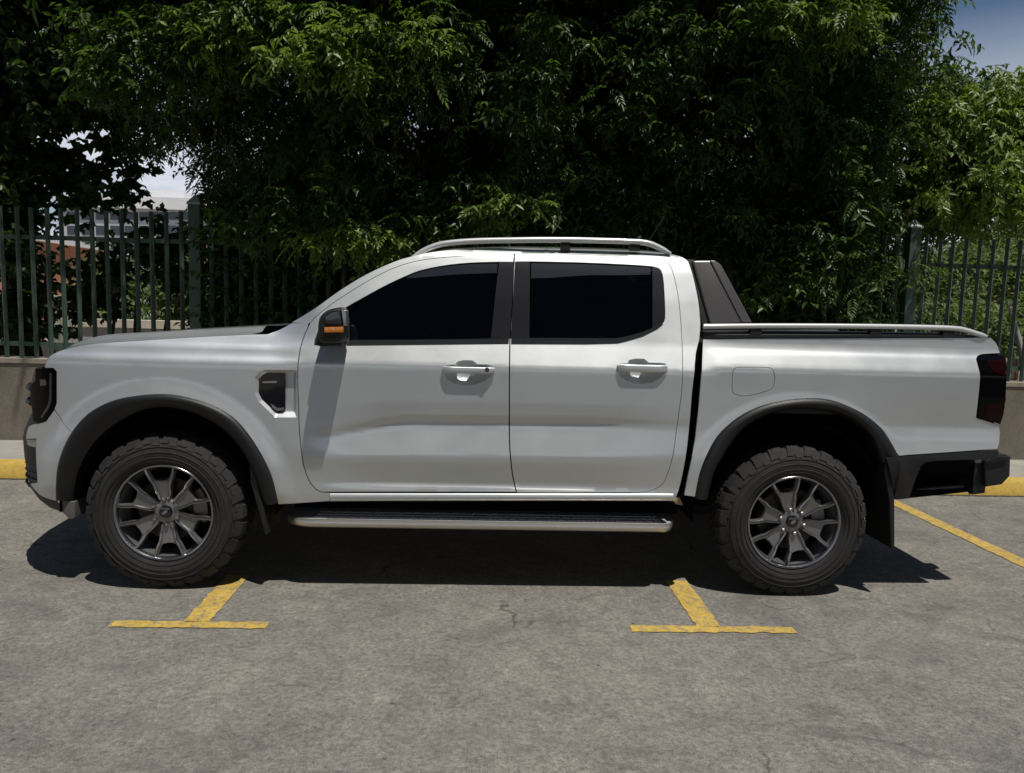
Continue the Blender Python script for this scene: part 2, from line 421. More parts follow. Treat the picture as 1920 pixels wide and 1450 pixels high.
P_BEDF = prof([(.30,.88),(.50,.912),(.65,.922),(.85,.920),(1.0,.918),(1.10,.918),(1.205,.922),(1.222,.916),(1.29,.882),(1.312,.868),(1.345,.855),(2.1,.85)])
def sst(a, b, x):
    t = np.clip((x-a)/(b-a), 0, 1); return t*t*(3-2*t)
def S(x, z):
    """y of the near body side at (x, z)"""
    x = np.asarray(x, float); z = np.asarray(z, float)
    f = lambda P, zz: np.interp(zz, _zg, P)
    # the door crease swoops down towards the front wheel and fades out at both ends
    c = sst(-1.02, -.45, x)*(1-.75*sst(.45, 1.0, x))*(1-sst(1.0, 1.12, x))
    dz = .085*(1-sst(-.95, -.35, x)) - .012*sst(-.3, .5, x)
    zz = z + dz*np.exp(-((z-.86)/.13)**2)
    door = f(P_CREASE, zz)*c + f(P_PLAIN, z)*(1-c)
    w = door
    wf = 1-sst(-1.12, -.86, x)
    w = w*(1-wf) + (f(P_FEND, z))*wf
    wb = sst(1.10, 1.22, x)
    k = sst(1.75, 2.35, x)
    w = w*(1-wb) + (f(P_BED, z)*k + f(P_BEDF, z)*(1-k))*wb
    # swelling round the wheel arches
    for X in (-RW, RW):
        r = np.hypot(x-X, (z-RT)*1.0); up = sst(.38, .55, z)*(1-sst(1.05, 1.2, z))
        w = w + .024*(1-sst(.575, .70, r))*up
    # nose and tail corners in plan
    t = np.maximum(0, -1.62-x-.02*sst(.95, 1.2, z)); T0 = .80
    g = .045*(t/T0)**2 + .14*(np.minimum(t, T0)/T0)**6.5 + np.maximum(0, t-T0)*1.35
    w = w - g
    t = np.maximum(0, x-2.695-.032*sst(.86,1.0,z)*(1-sst(1.25,1.31,z))); q = .13
    w = w - (.09*(np.minimum(t, q)/q)**3 + np.maximum(0, t-q)*1.25)
    return YC - w
def trace(P, surf=S):
    P = np.asarray(P, float); out = []
    for px, py in P:
        d = ray(px, py); lo, hi = -.2, .75
        # first crossing of the surface along the ray
        ys = np.linspace(lo, hi, 380); q = CAM[:,None] + d[:,None]*((ys-CAM[1])/d[1])
        h = ys - surf(q[0], q[2]); i = np.argmax(h > 0) if (h > 0).any() else 0
        if not (h > 0).any(): y = ys[np.argmax(h)]          # just past the silhouette: nearest point
        elif i == 0: y = ys[0]
        else:
            t = h[i-1]/(h[i-1]-h[i]+1e-12) if h[i] > 0 else 1; y = ys[i-1]+(ys[i]-ys[i-1])*t
        c = CAM + d*((y-CAM[1])/d[1]); out.append((c[0], c[2]))
    return np.array(out)

def inpoly(P, Q):
    x, z = Q[:,0], Q[:,1]; r = np.zeros(len(Q), bool)
    for (x0, z0), (x1, z1) in zip(P, np.roll(P, -1, 0)):
        c = ((z0 > z) != (z1 > z)) & (x < (x1-x0)*(z-z0)/(z1-z0+1e-12)+x0); r ^= c
    return r
def area(P):
    P = np.asarray(P); Q = np.roll(P, -1, 0); return .5*np.sum(P[:,0]*Q[:,1]-Q[:,0]*P[:,1])
def inset(P, d):
    P = np.asarray(P, float)
    if area(P) < 0: P = P[::-1]
    A = P-np.roll(P, 1, 0); B = np.roll(P, -1, 0)-P
    A /= np.linalg.norm(A, axis=1)[:,None]+1e-9; B /= np.linalg.norm(B, axis=1)[:,None]+1e-9
    na = np.stack([-A[:,1], A[:,0]], 1); nb = np.stack([-B[:,1], B[:,0]], 1)
    m = na+nb; m /= np.linalg.norm(m, axis=1)[:,None]+1e-9
    k = d/np.maximum(.4, (m*na).sum(1)); return P+m*k[:,None]
def densify(P, step):
    out = []
    for a, b in zip(P, np.roll(P, -1, 0)):
        n = max(1, int(round(np.linalg.norm(b-a)/step)))
        for k in range(n): out.append(a+(b-a)*k/n)
    return np.array(out)
def clean(P):
    P = np.asarray(P); keep = [0]
    for i in range(1, len(P)):
        if np.linalg.norm(P[i]-P[keep[-1]]) > .0015: keep.append(i)
    if np.linalg.norm(P[keep[-1]]-P[keep[0]]) < .0015: keep.pop()
    return P[keep]

def mirror_mesh(me, name):
    n = me.copy(); n.name = name
    co = np.empty(len(n.vertices)*3); n.vertices.foreach_get('co', co); co = co.reshape(-1, 3)
    co[:,1] = 2*YC-co[:,1]
    F = [tuple(p.vertices)[::-1] for p in n.polygons]; sm = [p.use_smooth for p in n.polygons]
    m2 = bpy.data.meshes.new(name); m2.from_pydata(co.tolist(), [], F); m2.polygons.foreach_set('use_smooth', sm)
    for k in n.materials: m2.materials.append(k)
    bpy.data.meshes.remove(n); m2.set_sharp_from_angle(angle=R(32)); return m2

def panel(name, P, m, parent, holes=(), gap=.003, step=.022, lip=.014, off=0., surf=S, far=True, hgap=0.):
    """sheet metal panel: outline P in (x,z) laid on surf, with its edges folded inwards"""
    P = clean(inset(clean(P), gap)) if gap else clean(P if area(P) > 0 else P[::-1])
    P = densify(P, step*1.1); H = [densify(clean(inset(clean(h), -hgap)), step*.7) for h in holes]
    lo, hi = P.min(0), P.max(0)
    gx, gz = np.meshgrid(np.arange(lo[0], hi[0], step), np.arange(lo[1], hi[1], step*.866)); gx = gx.copy()
    gx[1::2] += step*.5; G = np.stack([gx.ravel(), gz.ravel()], 1)
    G = G[inpoly(P, G)]
    for h in H: G = G[~inpoly(h, G)]
    B = np.concatenate([P]+H)
    if len(G):
        d = np.min(np.linalg.norm(G[:,None]-B[None], axis=2), axis=1); G = G[d > step*.55]
    V = [Vector((float(a), float(b))) for a, b in np.concatenate([B, G])]
    E = []; o = 0
    for Q in [P]+H:
        E += [(o+i, o+(i+1) % len(Q)) for i in range(len(Q))]; o += len(Q)
    v2, _, F, *_r = delaunay_2d_cdt(V, E, [], 1, 1e-5)
    v2 = np.array([tuple(v) for v in v2]); F = np.array([f for f in F if len(f) == 3])
    cen = v2[F].mean(1); ok = inpoly(P, cen)
    for h in H: ok &= ~inpoly(h, cen)
    F = F[ok]
    a = v2[F]; ar = (a[:,1,0]-a[:,0,0])*(a[:,2,1]-a[:,0,1])-(a[:,2,0]-a[:,0,0])*(a[:,1,1]-a[:,0,1])
    F[ar < 0] = F[ar < 0][:, ::-1]
    e = 2e-3; x, z = v2[:,0], v2[:,1]
    y = surf(x, z)+off
    nx = (surf(x+e, z)-surf(x-e, z))/(2*e); nz = (surf(x, z+e)-surf(x, z-e))/(2*e)
    n3 = np.stack([nx, -np.ones_like(nx), nz], 1); n3 /= np.linalg.norm(n3, axis=1)[:,None]
    V3 = np.stack([x, y, z], 1)
    # folded edge
    cnt = {}
    for f in F:
        for i in range(3):
            k = (f[i], f[(i+1) % 3]); cnt[k] = 1
    bd = [k for k in cnt if (k[1], k[0]) not in cnt]
    VV = [tuple(v) for v in V3]; NN = [tuple(v) for v in n3]; FF = [tuple(f) for f in F]
    if lip:
        for i, j in bd:
            d = v2[j]-v2[i]; nn = (d[1], 0, -d[0]); b = len(VV)
            for k in (i, j): VV.append(tuple(V3[k])); NN.append(nn)
            for k in (i, j): VV.append((V3[k][0], V3[k][1]+lip, V3[k][2])); NN.append(nn)
            FF.append((b, b+2, b+3, b+1))
    me = mesh(name, VV, FF, True, NN)
    o = link(name, me, m, parent)
    if far: o2 = link(name, mirror_mesh(me, name), None, parent)
    return o

def both(name, bm, m, parent, smooth=None, far=True):
    o = finish(bm, name, m, parent, smooth)
    if far: link(name, mirror_mesh(o.data, name), None, parent)
    return o

def bowl(name, P, depth, m, parent, surf=S, rings=7, shape=None, floor=.12, far=True):
    """pressed recess with outline P"""
    P = densify(clean(P), .008); c = P.mean(0); bm = bmesh.new(); rows = []
    for k in range(rings+1):
        s = 1-(1-floor)*k/rings; Q = c+(P-c)*s
        d = depth*(shape(k/rings) if shape else math.sin(k/rings*math.pi/2))
        rows.append([bm.verts.new((q[0], float(surf(p[0], p[1]))*(1-k/rings)+float(surf(q[0], q[1]))*(k/rings)+d, q[1])) for p, q in zip(P, Q)])
    for A, B in zip(rows, rows[1:]):
        for i in range(len(A)): bm.faces.new((A[i], A[(i+1) % len(A)], B[(i+1) % len(A)], B[i]))
    bm.faces.new(rows[-1])
    return both(name, bm, m, parent, 60, far)

def loft_across(name, E, m, parent, crown=0., bow=0., n=18, fn=None, smooth=50):
    """surface spanning from near edge polyline E (x,y,z) to its mirror image"""
    bm = bmesh.new(); rows = []
    for x, y, z in E:
        w = YC-y; r = []
        for k in range(n+1):
            u = -1+2*k/n; s = 1-u*u
            q = [x+bow*s, YC+u*w, z+crown*s]
            if fn: q = fn(q, u, x)
            r.append(bm.verts.new(q))
        rows.append(r)
    for A, B in zip(rows, rows[1:]):
        for k in range(n): bm.faces.new((A[k], B[k], B[k+1], A[k+1]))
    return finish(bm, name, m, parent, smooth)
def edge3(px):
    t = trace(px); return [(x, float(S(x, z)), z) for x, z in t]

# ---- traced lines of the side, in pixels of the photograph
FLF = spline([(106,937),(107,888),(116,850),(135,811),(166,776),(209,753),(255,743),(305,739.6),(348,745),(394,759),(433,780),(463,811),(490.5,853.5),(510,896),(521,943)], 3)
FLI = spline([(133,940),(134,915),(143,880),(166,838),(201,803),(247,776),(293,765),(340,770),(386,788),(425,815),(456,853),(479,900),(493,948)], 3)
FRF = spline([(1303.6,934),(1311,894.5),(1323,860),(1344,821),(1373,792),(1407.5,770.5),(1446,757),(1496,749),(1543,749),(1581,759),(1620,778),(1651,803),(1670,830),(1684.5,857)], 3)
FRI = spline([(1328,938),(1340,889),(1364,846),(1396,807),(1434.5,783),(1481,771),(1527,769),(1573.5,776.5),(1612,795.6),(1639,822.7),(1657,856),(1668,892),(1675,934)], 3)
A_SEAM = spline([(581,606),(597,589),(634,561.5),(689,527),(739,502),(788,488),(850,481),(912,477.6),(964,476)], 4)
F_SEAM = spline([(603.5,923),(593,918.5),(579,901),(568,868),(561.5,814),(560,780),(558,718),(559,678),(567,638.5),(581,606)], 3)
B_SEAM = spline([(964,476),(960.5,569),(956,641),(955,780),(956,841),(961,890),(968.5,923.5)], 3)
R_TOP = spline([(965,476),(1082.5,477),(1191,483.5),(1231.5,487)], 3)
R_SEAM = spline([(1231.5,487),(1250.5,492),(1261,506.7),(1272,555),(1277.5,610),(1280,664),(1279,731.5),(1272.7,778.6),(1267,821),(1262,856),(1254,883),(1245.6,904),(1232,915.7),(1211,922.5),(1180,924.6)], 3)
ROOF = spline([(547.5,605),(590,579),(639,544),(689,514),(739,491.5),(771,481.5),(813,473),(863,468),(962,465.3),(1028,466.4),(1137,468.5),(1218,472.5),(1258.6,477),(1285.7,487),(1296.5,509),(1304.6,542),(1310,572),(1313,607)], 4)
CABR = spline([(1313,607),(1311,636),(1304.6,662),(1300.5,710),(1297,740),(1294,780),(1288,840),(1279,892),(1272,920),(1265,937)], 2)
HOODL = spline([(93,668),(116,656.5),(162,646),(216,641.5),(270,638),(386,631),(471,627)], 3)

# ---- cab frame (pillars, roof sides, sill)
i_roof = ROOF + CABR[1:]
P = i_roof + [(1262,939.5),(618.5,940),(618.5,925)] + [(966,925.5)] + [(1180,926)] + R_SEAM[::-1][1:] + R_TOP[::-1][1:] + A_SEAM[::-1][0:]
cabframe = panel('cab_frame', trace(P), PAINT, truck, gap=.0)
# rolled sill below the doors
bm = bmesh.new(); a, b = trace([(524,944),(1263,939)])
ys = [(0,.0),(.006,-.005),(.016,-.008),(.030,-.003),(.042,.014),(.050,.05)]
a = trace([(619,925),(1262,926)]); rows = []
for k in range(60):
    x = a[0][0]+(a[1][0]-a[0][0])*k/59; z = a[0][1]+(a[1][1]-a[0][1])*k/59
    rows.append([bm.verts.new((x, float(S(x, z))-.003+dy, z-dz)) for dz, dy in ys])
for A, B in zip(rows, rows[1:]):
    for k in range(len(ys)-1): bm.faces.new((A[k], B[k], B[k+1], A[k+1]))
both('sill', bm, PAINT, truck, 50)

# ---- front fender and bumper corner
FV = [(477,738),(478,708),(486,698),(496,694),(556,694),(556,783),(516,783),(485,753)]
lamp_edge = [(84,797),(86,791),(101.5,768),(106,756),(106,697),(101,691),(96,690)]
P = HOODL + [(502,626.5),(525,618),(547.5,606)] + [(579,605)] + F_SEAM[::-1][1:] + [(618.5,924),(618.5,940),(560,944),(522,946)] + FLF[::-1][:-9]
P += [(120,796),(102,767.5),(106,756),(106,697),(100,690.5),(84,690.5),(84,684)]
fender = panel('front_fender', trace(P), PAINT, truck, holes=[trace(FV)], gap=.0015)
bowl('vent_recess', trace(FV), .030, PAINT, fender, rings=4, floor=.72, shape=lambda t: min(1, t*1.3))
VB = trace([(482,737),(483,706),(498,699),(530,699),(533,705),(533,768),(522,775),(510,771),(488,749)])
bm = bmesh.new(); prism(bm, VB, .045, .06); 
for v in bm.verts: v.co.y = float(S(v.co.x, v.co.z))+(.018 if v.co.y < .05 else .04)
vent = both('fender_vent', bm, GLOSSB, truck)
for q, mm in (([(491,716),(518,715),(518,718.5),(491,719)], CHROME), ([(506,757),(520,766),(532,765),(530,770),(518,771.5),(510,766)], CHROME)):
    t = trace(q); bm = bmesh.new(); prism(bm, t, 0, .004)
    for v in bm.verts: v.co.y += float(S(v.co.x, v.co.z))+.012
    finish(bm, 'vent_bar', mm, vent)
P = FLF[:10] + [(120,796),(102,768.5),(86,791),(71,795),(62,795.5),(53.5,800),(50,812),(48.5,823),(68,823),(67,840),(70,905),(56.5,907),(60,913),(66,920),(75,929),(84,933.5),(106,940)]
bump_c = panel('front_bumper', trace(P), PAINT, truck, gap=.0015, step=.016)
panel('fog_lamp', trace([(48.5,824),(68,824),(66,840),(51,835)]), CLEARL, bump_c, gap=.001, step=.01, off=.003)
# headlamp: a dark lens wrapping the corner with a lit edge strip
P = [(66,690.5),(96,690.5),(102,692),(105.5,698),(105.5,755),(101,768),(85,790.5),(74,794),(62,791),(60,768),(57,750),(57,722),(66,714)]
lamp = panel('headlight', trace(P), LENSD, truck, gap=.002, step=.014, off=-.001)
panel('lamp_strip', trace([(94,700),(97,700),(97,752),(93,764),(80,784),(77,782),(89,762),(93,750)]), mat('lamp_guide', (.06,.06,.06), .15), lamp, gap=0, step=.01, off=-.004, lip=.004)
panel('lamp_reflector', trace([(75,712),(86,712),(87,722),(76,724)]), mat('lamp_reflector_metal', (.16,.15,.14), .3, .6), lamp, gap=0, step=.01, off=-.003, lip=.003)

# ---- bonnet, front end
H = edge3([(84,684),(88,675)]+HOODL)
def hoodfn(q, u, x):
    a = abs(u); b = float(sst(.78, .66, a)); f = float(sst(-2.36, -2.0, x))
    q[2] += b*(.016+.014*f) - .010*float(sst(.66, .3, a))*f
    q[0] -= .16*(1-u*u)*(1-float(sst(-2.45, -1.6, x)))
    return q
hood = loft_across('hood', H, PAINT, truck, .012, 0, 40, hoodfn, 40)
CW = edge3([(471,627),(502,626.5),(525,618),(547.5,606)])
loft_across('cowl', [(CW[0][0]+.0, CW[0][1]+.001, CW[0][2]-.012)]+[(x, y+.03, z-.02) for x, y, z in CW[1:]], BLACKP, truck, .0)
F = [(64,690),(60,700),(57,722),(54,735),(57,752),(59,768),(44.5,799),(41.5,814),(44.5,850),(51,887),(56,907),(66,921),(84,935)]
FE = [at(px, py, .38) for px, py in F]; FE = [FE[0]+np.array([.22, 0, .035]), FE[0]+np.array([.08, 0, .012])]+FE
bm = bmesh.new(); rows = []
ypl = [.07,.12,.20,.29,.38,.5,.68,YC]; dxs = [.30,.22,.115,.045,.0,-.03,-.065,-.085]
ypl = ypl+[2*YC-y for y in ypl[-2::-1]]; dxs = dxs+dxs[-2::-1]
for c in FE: rows.append([bm.verts.new((c[0]+d+.012, y, c[2])) for y, d in zip(ypl, dxs)])
for A, B in zip(rows, rows[1:]):
    for k in range(len(A)-1): bm.faces.new((A[k], B[k], B[k+1], A[k+1]))
grille = finish(bm, 'grille', BLACKP, truck, 45)
for py in (722, 748):
    c = at(54, py, .38); bm = bmesh.new()
    tube_bm(bm, [(c[0]+d+.006, y, c[2]) for y, d in zip(ypl[2:-2], dxs[2:-2])], .014, 8); finish(bm, 'grille_bar', BLACKP, grille, 50)
for k in range(5):
    c = at(47, 848+k*12, .38); bm = bmesh.new()
    tube_bm(bm, [(c[0]+d+.016, y, c[2]) for y, d in zip(ypl[1:-1], dxs[1:-1])], .008, 6); finish(bm, 'lower_grille_bar', BLACKP, grille, 50)
c0, c1 = at(84, 937, .3), at(66, 922, .3)
box('skid_plate', (-2.33, .30, .47), (-2.0, 2*YC-.30, .50), BLACKV, truck)

# ---- doors
WIN_F = [(589,648),(590,637),(598,615),(612,598),(630,585)]+spline([(648,576.5),(689,553.5),(726,533.5),(763,516.5),(788,507),(825,499),(863,494),(900,491.8),(935,491)], 2)+[(959.5,491),(957,569),(952.5,644.5),(654,646.5),(620,648)]
P = A_SEAM + B_SEAM[1:] + [(603.5,923.2)] + F_SEAM[1:-1]
HD_F = [(830,693),(832,686),(840,684.5),(853,683.5),(858,678),(870,675.5),(886,676),(896,683),(922,684),(928,690),(927,697),(920,707),(906,716),(888,722),(871,723.5),(853,720),(839,712),(831,702)]
fdoor = panel('front_door', trace(P), PAINT, truck, holes=[trace(WIN_F), trace(HD_F)])
WIN_R = [(968.5,490.5)]+spline([(993,490.3),(1082.5,492),(1164,495.5),(1212.5,498.5),(1231.5,501.5),(1240,508),(1244.5,528),(1247,572),(1247,598),(1242,607.5),(1231.5,615.5),(1204,629),(1180,636.5),(1158,641.5)], 2)+[(1100,643),(960.5,644.5),(965,569)]
P = R_TOP + R_SEAM[1:] + [(970,924.8)] + B_SEAM[::-1][:-1]
HD_R = [(1155.5,690),(1158,682.5),(1176,681),(1180,675),(1192,672.5),(1208,673),(1217,680),(1247,681),(1251,687),(1250,696),(1240,708),(1224,717),(1205,720.5),(1190,719),(1174,714),(1161,705)]
rdoor = panel('rear_door', trace(P), PAINT, truck, holes=[trace(WIN_R), trace(HD_R)])
def inflate(P, d): return inset(clean(trace(P)), -d)
panel('window', inflate(WIN_F, .012), GLASS, fdoor, gap=0, off=.009, lip=0)
panel('window', inflate(WIN_R, .012), GLASS, rdoor, gap=0, off=.009, lip=0)
BAND = mat('window_reflection', (.020,.022,.032), .22)  # paler strips that put the reflection along the window tops into colour
panel('window_reflection', trace([(760,522),(775,514),(800,506),(840,499.5),(880,495.5),(933,494.5),(931.5,512),(900,513),(850,515),(800,519.5)]), BAND, fdoor, gap=0, off=.006, lip=0, far=False)
panel('window_reflection', trace([(996,493.5),(1082,495),(1164,498.5),(1220,501.5),(1220,515),(1160,516.5),(1110,516),(1060,519),(1030,521.5),(996,522)]), BAND, rdoor, gap=0, off=.006, lip=0, far=False)
panel('pillar_trim', trace([(936,491.5),(963.2,491),(959.6,569),(955.2,634),(920.5,634),(927,569)]), PILLARP, fdoor, gap=0, off=-.003)
panel('pillar_trim', trace([(965.6,491),(993.5,491),(992.5,634),(957.4,634),(961.8,569)]), PILLARP, rdoor, gap=0, off=-.003)
panel('quarter_trim', trace([(1223,499.8),(1231.5,502),(1239.5,508.5),(1243.5,528),(1246,572),(1246,597),(1241,606.5),(1230.5,614.5),(1223,618)]), PILLARP, rdoor, gap=0, off=-.003)
panel('belt_trim', trace([(650,647),(658,638),(760,637.4),(860,636.3),(954.5,634.2),(953.8,644),(760,646)]), SEAMB, fdoor, gap=0, off=-.004, step=.012)
panel('belt_trim', trace([(958.8,634),(1060,634),(1155,634.5),(1178,630.5),(1205,623),(1231,612),(1241,606),(1243,608),(1232,617),(1205,630.5),(1180,638),(1158,643.5),(1100,645),(958.3,644.5)]), SEAMB, rdoor, gap=0, off=-.004, step=.012)
panel('sail_trim', trace([(589,648),(590,637),(598,615),(612,598),(630,585),(647,577.5),(655,600),(655,646)]), BLACKP, fdoor, gap=0, off=.0)
# shut lines: dark rubber behind the gaps
for nm, ln in (('seal', F_SEAM+A_SEAM), ('seal', B_SEAM), ('seal', R_TOP+R_SEAM+[(970,924.5),(603,923.5)])):
    t = trace(ln); bm = bmesh.new(); tube_bm(bm, [(x, float(S(x, z))+.016, z) for x, z in t], .009, 6); both(nm, bm, BLACKV, truck, 60)

def handle(door, px0, px1, py0, py1, HD, key):
    bowl('handle_cup', trace(HD), .036, PAINT, door, rings=8, floor=.1, shape=lambda t: math.sin(min(1, t*1.15)*math.pi/2))
    (xa, za), (xb, zb) = trace([(px0, py0), (px1, py1)]); bm = bmesh.new(); rows = []
    n = 22
    for k in range(n+1):
        u = k/n; e = min(1, 4.2*min(u, 1-u)+.28); e = math.sin(e*math.pi/2)
        x = xa+(xb-xa)*u; zc = (za+zb)/2; h = abs(za-zb)/2*(.70+.30*e); y = float(S(x, zc))-.008-.020*math.sin(min(1, 5*min(u, 1-u)+.12)*math.pi/2)
        r = []
        for q in range(14):
            a = 2*math.pi*q/14; cx, cz = math.cos(a), math.sin(a)
            sq = lambda v: math.copysign(abs(v)**.55, v)
            r.append(bm.verts.new((x, y+(.008*sq(cx) if cx < .1 else (.032*sq(cx))+.034*float(sst(.09, .16, abs(u-.42)))), zc+h*sq(cz))))
        rows.append(r)
    for A, B in zip(rows, rows[1:]):
        for k in range(14): bm.faces.new((A[k], A[(k+1)%14], B[(k+1)%14], B[k]))
    bm.faces.new(rows[0]); bm.faces.new(rows[-1])
    o = both('handle', bm, PAINT, door, 60)
    if key:
        (x, z), = trace([(913, 692.5)]); bm = bmesh.new(); lathe_bm(bm, [(0,0),(.011,0),(.012,.004)], 16)
        for v in bm.verts: v.co += Vector((x, float(S(x, z))-.0405, z))
        finish(bm, 'lock', mat('lock_metal', (.10,.10,.10), .3, .8), o, 60)
handle(fdoor, 830.5, 927, 686.5, 700.5, HD_F, True)
handle(rdoor, 1157, 1250.5, 682.5, 698.5, HD_R, False)

# ---- roof, glass, back of cab
E = edge3(ROOF[20:-16]); loft_across('roof', E, PAINT, truck, .045, 0, 24)
loft_across('windshield', [(x+.01, y+.03, z-.004) for x, y, z in edge3(ROOF[0:25])], GLASS, truck, .01, -.07)
E = edge3(ROOF[-17:]+CABR[1:3]); loft_across('cab_back', E, PAINT, truck, 0, .0)
q = edge3([(1300,520),(1312,600)]); loft_across('rear_window', [(q[0][0]+.02, q[0][1]+.15, q[0][2]), (q[1][0]+.02, q[1][1]+.1, q[1][2])], GLASS, truck, 0, .01)

# ---- bed side
FUEL = spline([(1373,700),(1376,692),(1384,688.3),(1412,688.2),(1440,688.8),(1449,692.5),(1452.5,702),(1452.8,714),(1449.5,726),(1441,733),(1404,743),(1384,741.5),(1374.5,737),(1372,727),(1373,700)], 2)[:-1]
BEDTOP = [(1317.5,635.5),(1400,634.8),(1600,634),(1780,633),(1857,632.5)]
P = BEDTOP + [(1866,640),(1872,650),(1876,663),(1842,665),(1834,668),(1831,674),(1831,783),(1874,797),(1876,812),(1874.5,830),(1871,842.5)] + [(1780,849),(1686,856)] + FRF[::-1][1:] + [(1302,932.5),(1282,929.5),(1289,892),(1296,860),(1303,820),(1309,765),(1314,705)]
bed = panel('bed_side', trace(P), PAINT, truck, holes=[trace(FUEL)])
panel('fuel_door', trace(FUEL), PAINT, bed, gap=.0028, off=.0, lip=.01, far=False)
t = trace(FUEL); bm = bmesh.new(); prism(bm, inset(t, -.006), .0, .01)
for v in bm.verts: v.co.y += float(S(v.co.x, v.co.z))+.012
finish(bm, 'fuel_door_seat', BLACKV, bed)
# tail lamp
P = [(1832,675),(1835,669),(1842,666),(1882,666),(1886,676),(1885.5,700),(1884.5,753),(1881,778),(1875,796),(1832,782.5)]
tl = panel('tail_light', trace(P), LENSD, truck, gap=.001, step=.012, off=-.003)
panel('lens', trace([(1850,676),(1883,674),(1884,706),(1866,699),(1852,686)]), LENSR, tl, gap=0, step=.01, off=-.006, lip=.003)
panel('lens', trace([(1848,760),(1881,752),(1879,775),(1873,791),(1846,781)]), LENSR, tl, gap=0, step=.01, off=-.006, lip=.003)
c = at(1881.5, 748, .10); bm = bmesh.new(); tube_bm(bm, [(c[0]-.010, c[1], c[2]-.075), (c[0]+.0, c[1], c[2]-.05), (c[0]+.003, c[1], c[2]), (c[0], c[1], c[2]+.03), (c[0]-.010, c[1], c[2]+.055)], [.006,.010,.011,.010,.006], 12)
both('rear_lens', bm, mat('red_rear_lens', (.20,.012,.02), .2), tl, 60)
# bed cap, rail, sports bar
def strip(name, top, botm, y_in, m, proud=.004, depth=.10):
    n = 40; T = resample(trace(top), n); B = resample(trace(botm), n); bm = bmesh.new(); rows = []
    for (x0, z0), (x1, z1) in zip(T, B):
        y = float(S(x1, z1)); rows.append([bm.verts.new(c) for c in ((x1, y+.03, z1-.004), (x1, y-proud, z1), (x1, y-proud, z1+(z0-z1)*.45), (x0, y+.012, z0-.006), (x0, y+.03, z0), (x0, y+depth, z0))])
    for a, b in zip(rows, rows[1:]):
        for k in range(5): bm.faces.new((a[k], b[k], b[k+1], a[k+1]))
    bm.faces.new(rows[0]); bm.faces.new(rows[-1])
    return both(name, bm, m, truck, 40)
strip('bed_cap', [(1319,620),(1410,620.5),(1600,622),(1780,625),(1850,629.5)], [(1318,634.5),(1410,634),(1600,633.4),(1780,632.6),(1857,632)], .1, BLACKP)
q = [(1319,612.5),(1411,611.5),(1520,611.5),(1628,612.3),(1730,614),(1790,616.2),(1812,620),(1830,625.5),(1850,631.5)]
pts = spline([at(px, py, .075) for px, py in q], 5); bm = bmesh.new()
tube_bm(bm, pts, [.0135]*(len(pts)-3)+[.012,.010,.007], 12); rail = both('bed_rail', bm, RAILM, truck, 60, False)
for px in (1416, 1640, 1776):
    c = at(px, 622, .085); bm = bmesh.new(); box_bm(bm, (c[0]-.03, .07, c[2]-.03), (c[0]+.03, .10, c[2]+.022)); both('rail_foot', bm, BLACKP, rail, None, False)
def slabx(name, P, y0, y1, m, far=True, bev=.008, par=None, lean=0.):
    c = np.array([[at(px, py, y0)[k] for k in (0, 2)] for px, py in P]); bm = bmesh.new(); prism(bm, c, y0, y1)
    zl = c[:,1].min()
    for v in bm.verts: v.co.y += lean*(v.co.z-zl)
    bmesh.ops.recalc_face_normals(bm, faces=bm.faces[:])
    bmesh.ops.bevel(bm, geom=[e for e in bm.edges if e.calc_face_angle(0) > .5], offset=bev, segments=3, affect='EDGES', profile=.6)
    return both(name, bm, m, par or truck, 40, far)
sb = slabx('sports_bar', [(1307,486.5),(1351,486),(1362,494),(1412,606),(1332,608)], .150, .25, GREYP, True, .012, None, .26)
slabx('sports_bar_facet', [(1341,486.5),(1350,487),(1361,496),(1410,605),(1392,605)], .146, .16, GREYP, True, .004, sb, .26)
slabx('sports_bar_leg', [(1287,484),(1310,485),(1334,609),(1316,609),(1308,560),(1299,515)], .165, .25, BLACKP, True, .006, sb, .26)
a, b = at(1310, 490, .2), at(1352, 500, .2)
box('sports_bar_hoop', (a[0]+.03, .33, b[2]-.08), (b[0]-.03, 2*YC-.33, a[2]-.03), GREYP, sb, .02, 40)
# tailgate and bed inside
Q = edge3([(1871,650),(1876,665),(1880,700),(1880,760),(1876,800),(1871,842)])
loft_across('tailgate', [(x-.01, max(y, .07), z) for x, y, z in Q], PAINT, truck, 0, .04)
box('bed_floor', (1.16, .12, .97), (2.72, 2*YC-.12, 1.0), BLACKP, truck)
box('bed_liner', (1.16, .10, .98), (2.74, .13, 1.335), BLACKP, truck); box('bed_liner', (1.16, 2*YC-.13, .98), (2.74, 2*YC-.10, 1.335), BLACKP, truck)
box('bed_cover', (1.16, .131, 1.30), (2.72, 2*YC-.131, 1.325), BLACKP, truck)
box('tailgate_cap', (2.68, .12, 1.325), (2.76, 2*YC-.12, 1.345), BLACKP, truck, .008)

# ---- wheel arch flares
def flare(name, O, I, down=()):
    n = 60; o = resample(trace(O), n); i = resample(trace(I), n); bm = bmesh.new(); rows = []
    for (xo, zo), (xi, zi) in zip(o, i):
        yo = float(S(xo, zo)); d = (xi-xo, zi-zo); P = lambda t, y: (xo+d[0]*t, y, zo+d[1]*t)
        rows.append([bm.verts.new(P(*q)) for q in ((-.02, yo+.02), (.0, yo-.006), (.05, yo-.013), (.16, yo-.019), (.34, yo-.022), (.52, yo-.017), (.8, yo-.001), (1.0, yo+.016), (1.0, yo+.10))])
    for A, B in zip(rows, rows[1:]):
        for k in range(8): bm.faces.new((A[k], B[k], B[k+1], A[k+1]))
    return both(name, bm, FLAREP, truck, 35)
flare('wheel_arch_flare', FLF, FLI); flare('wheel_arch_flare', FRF, FRI)
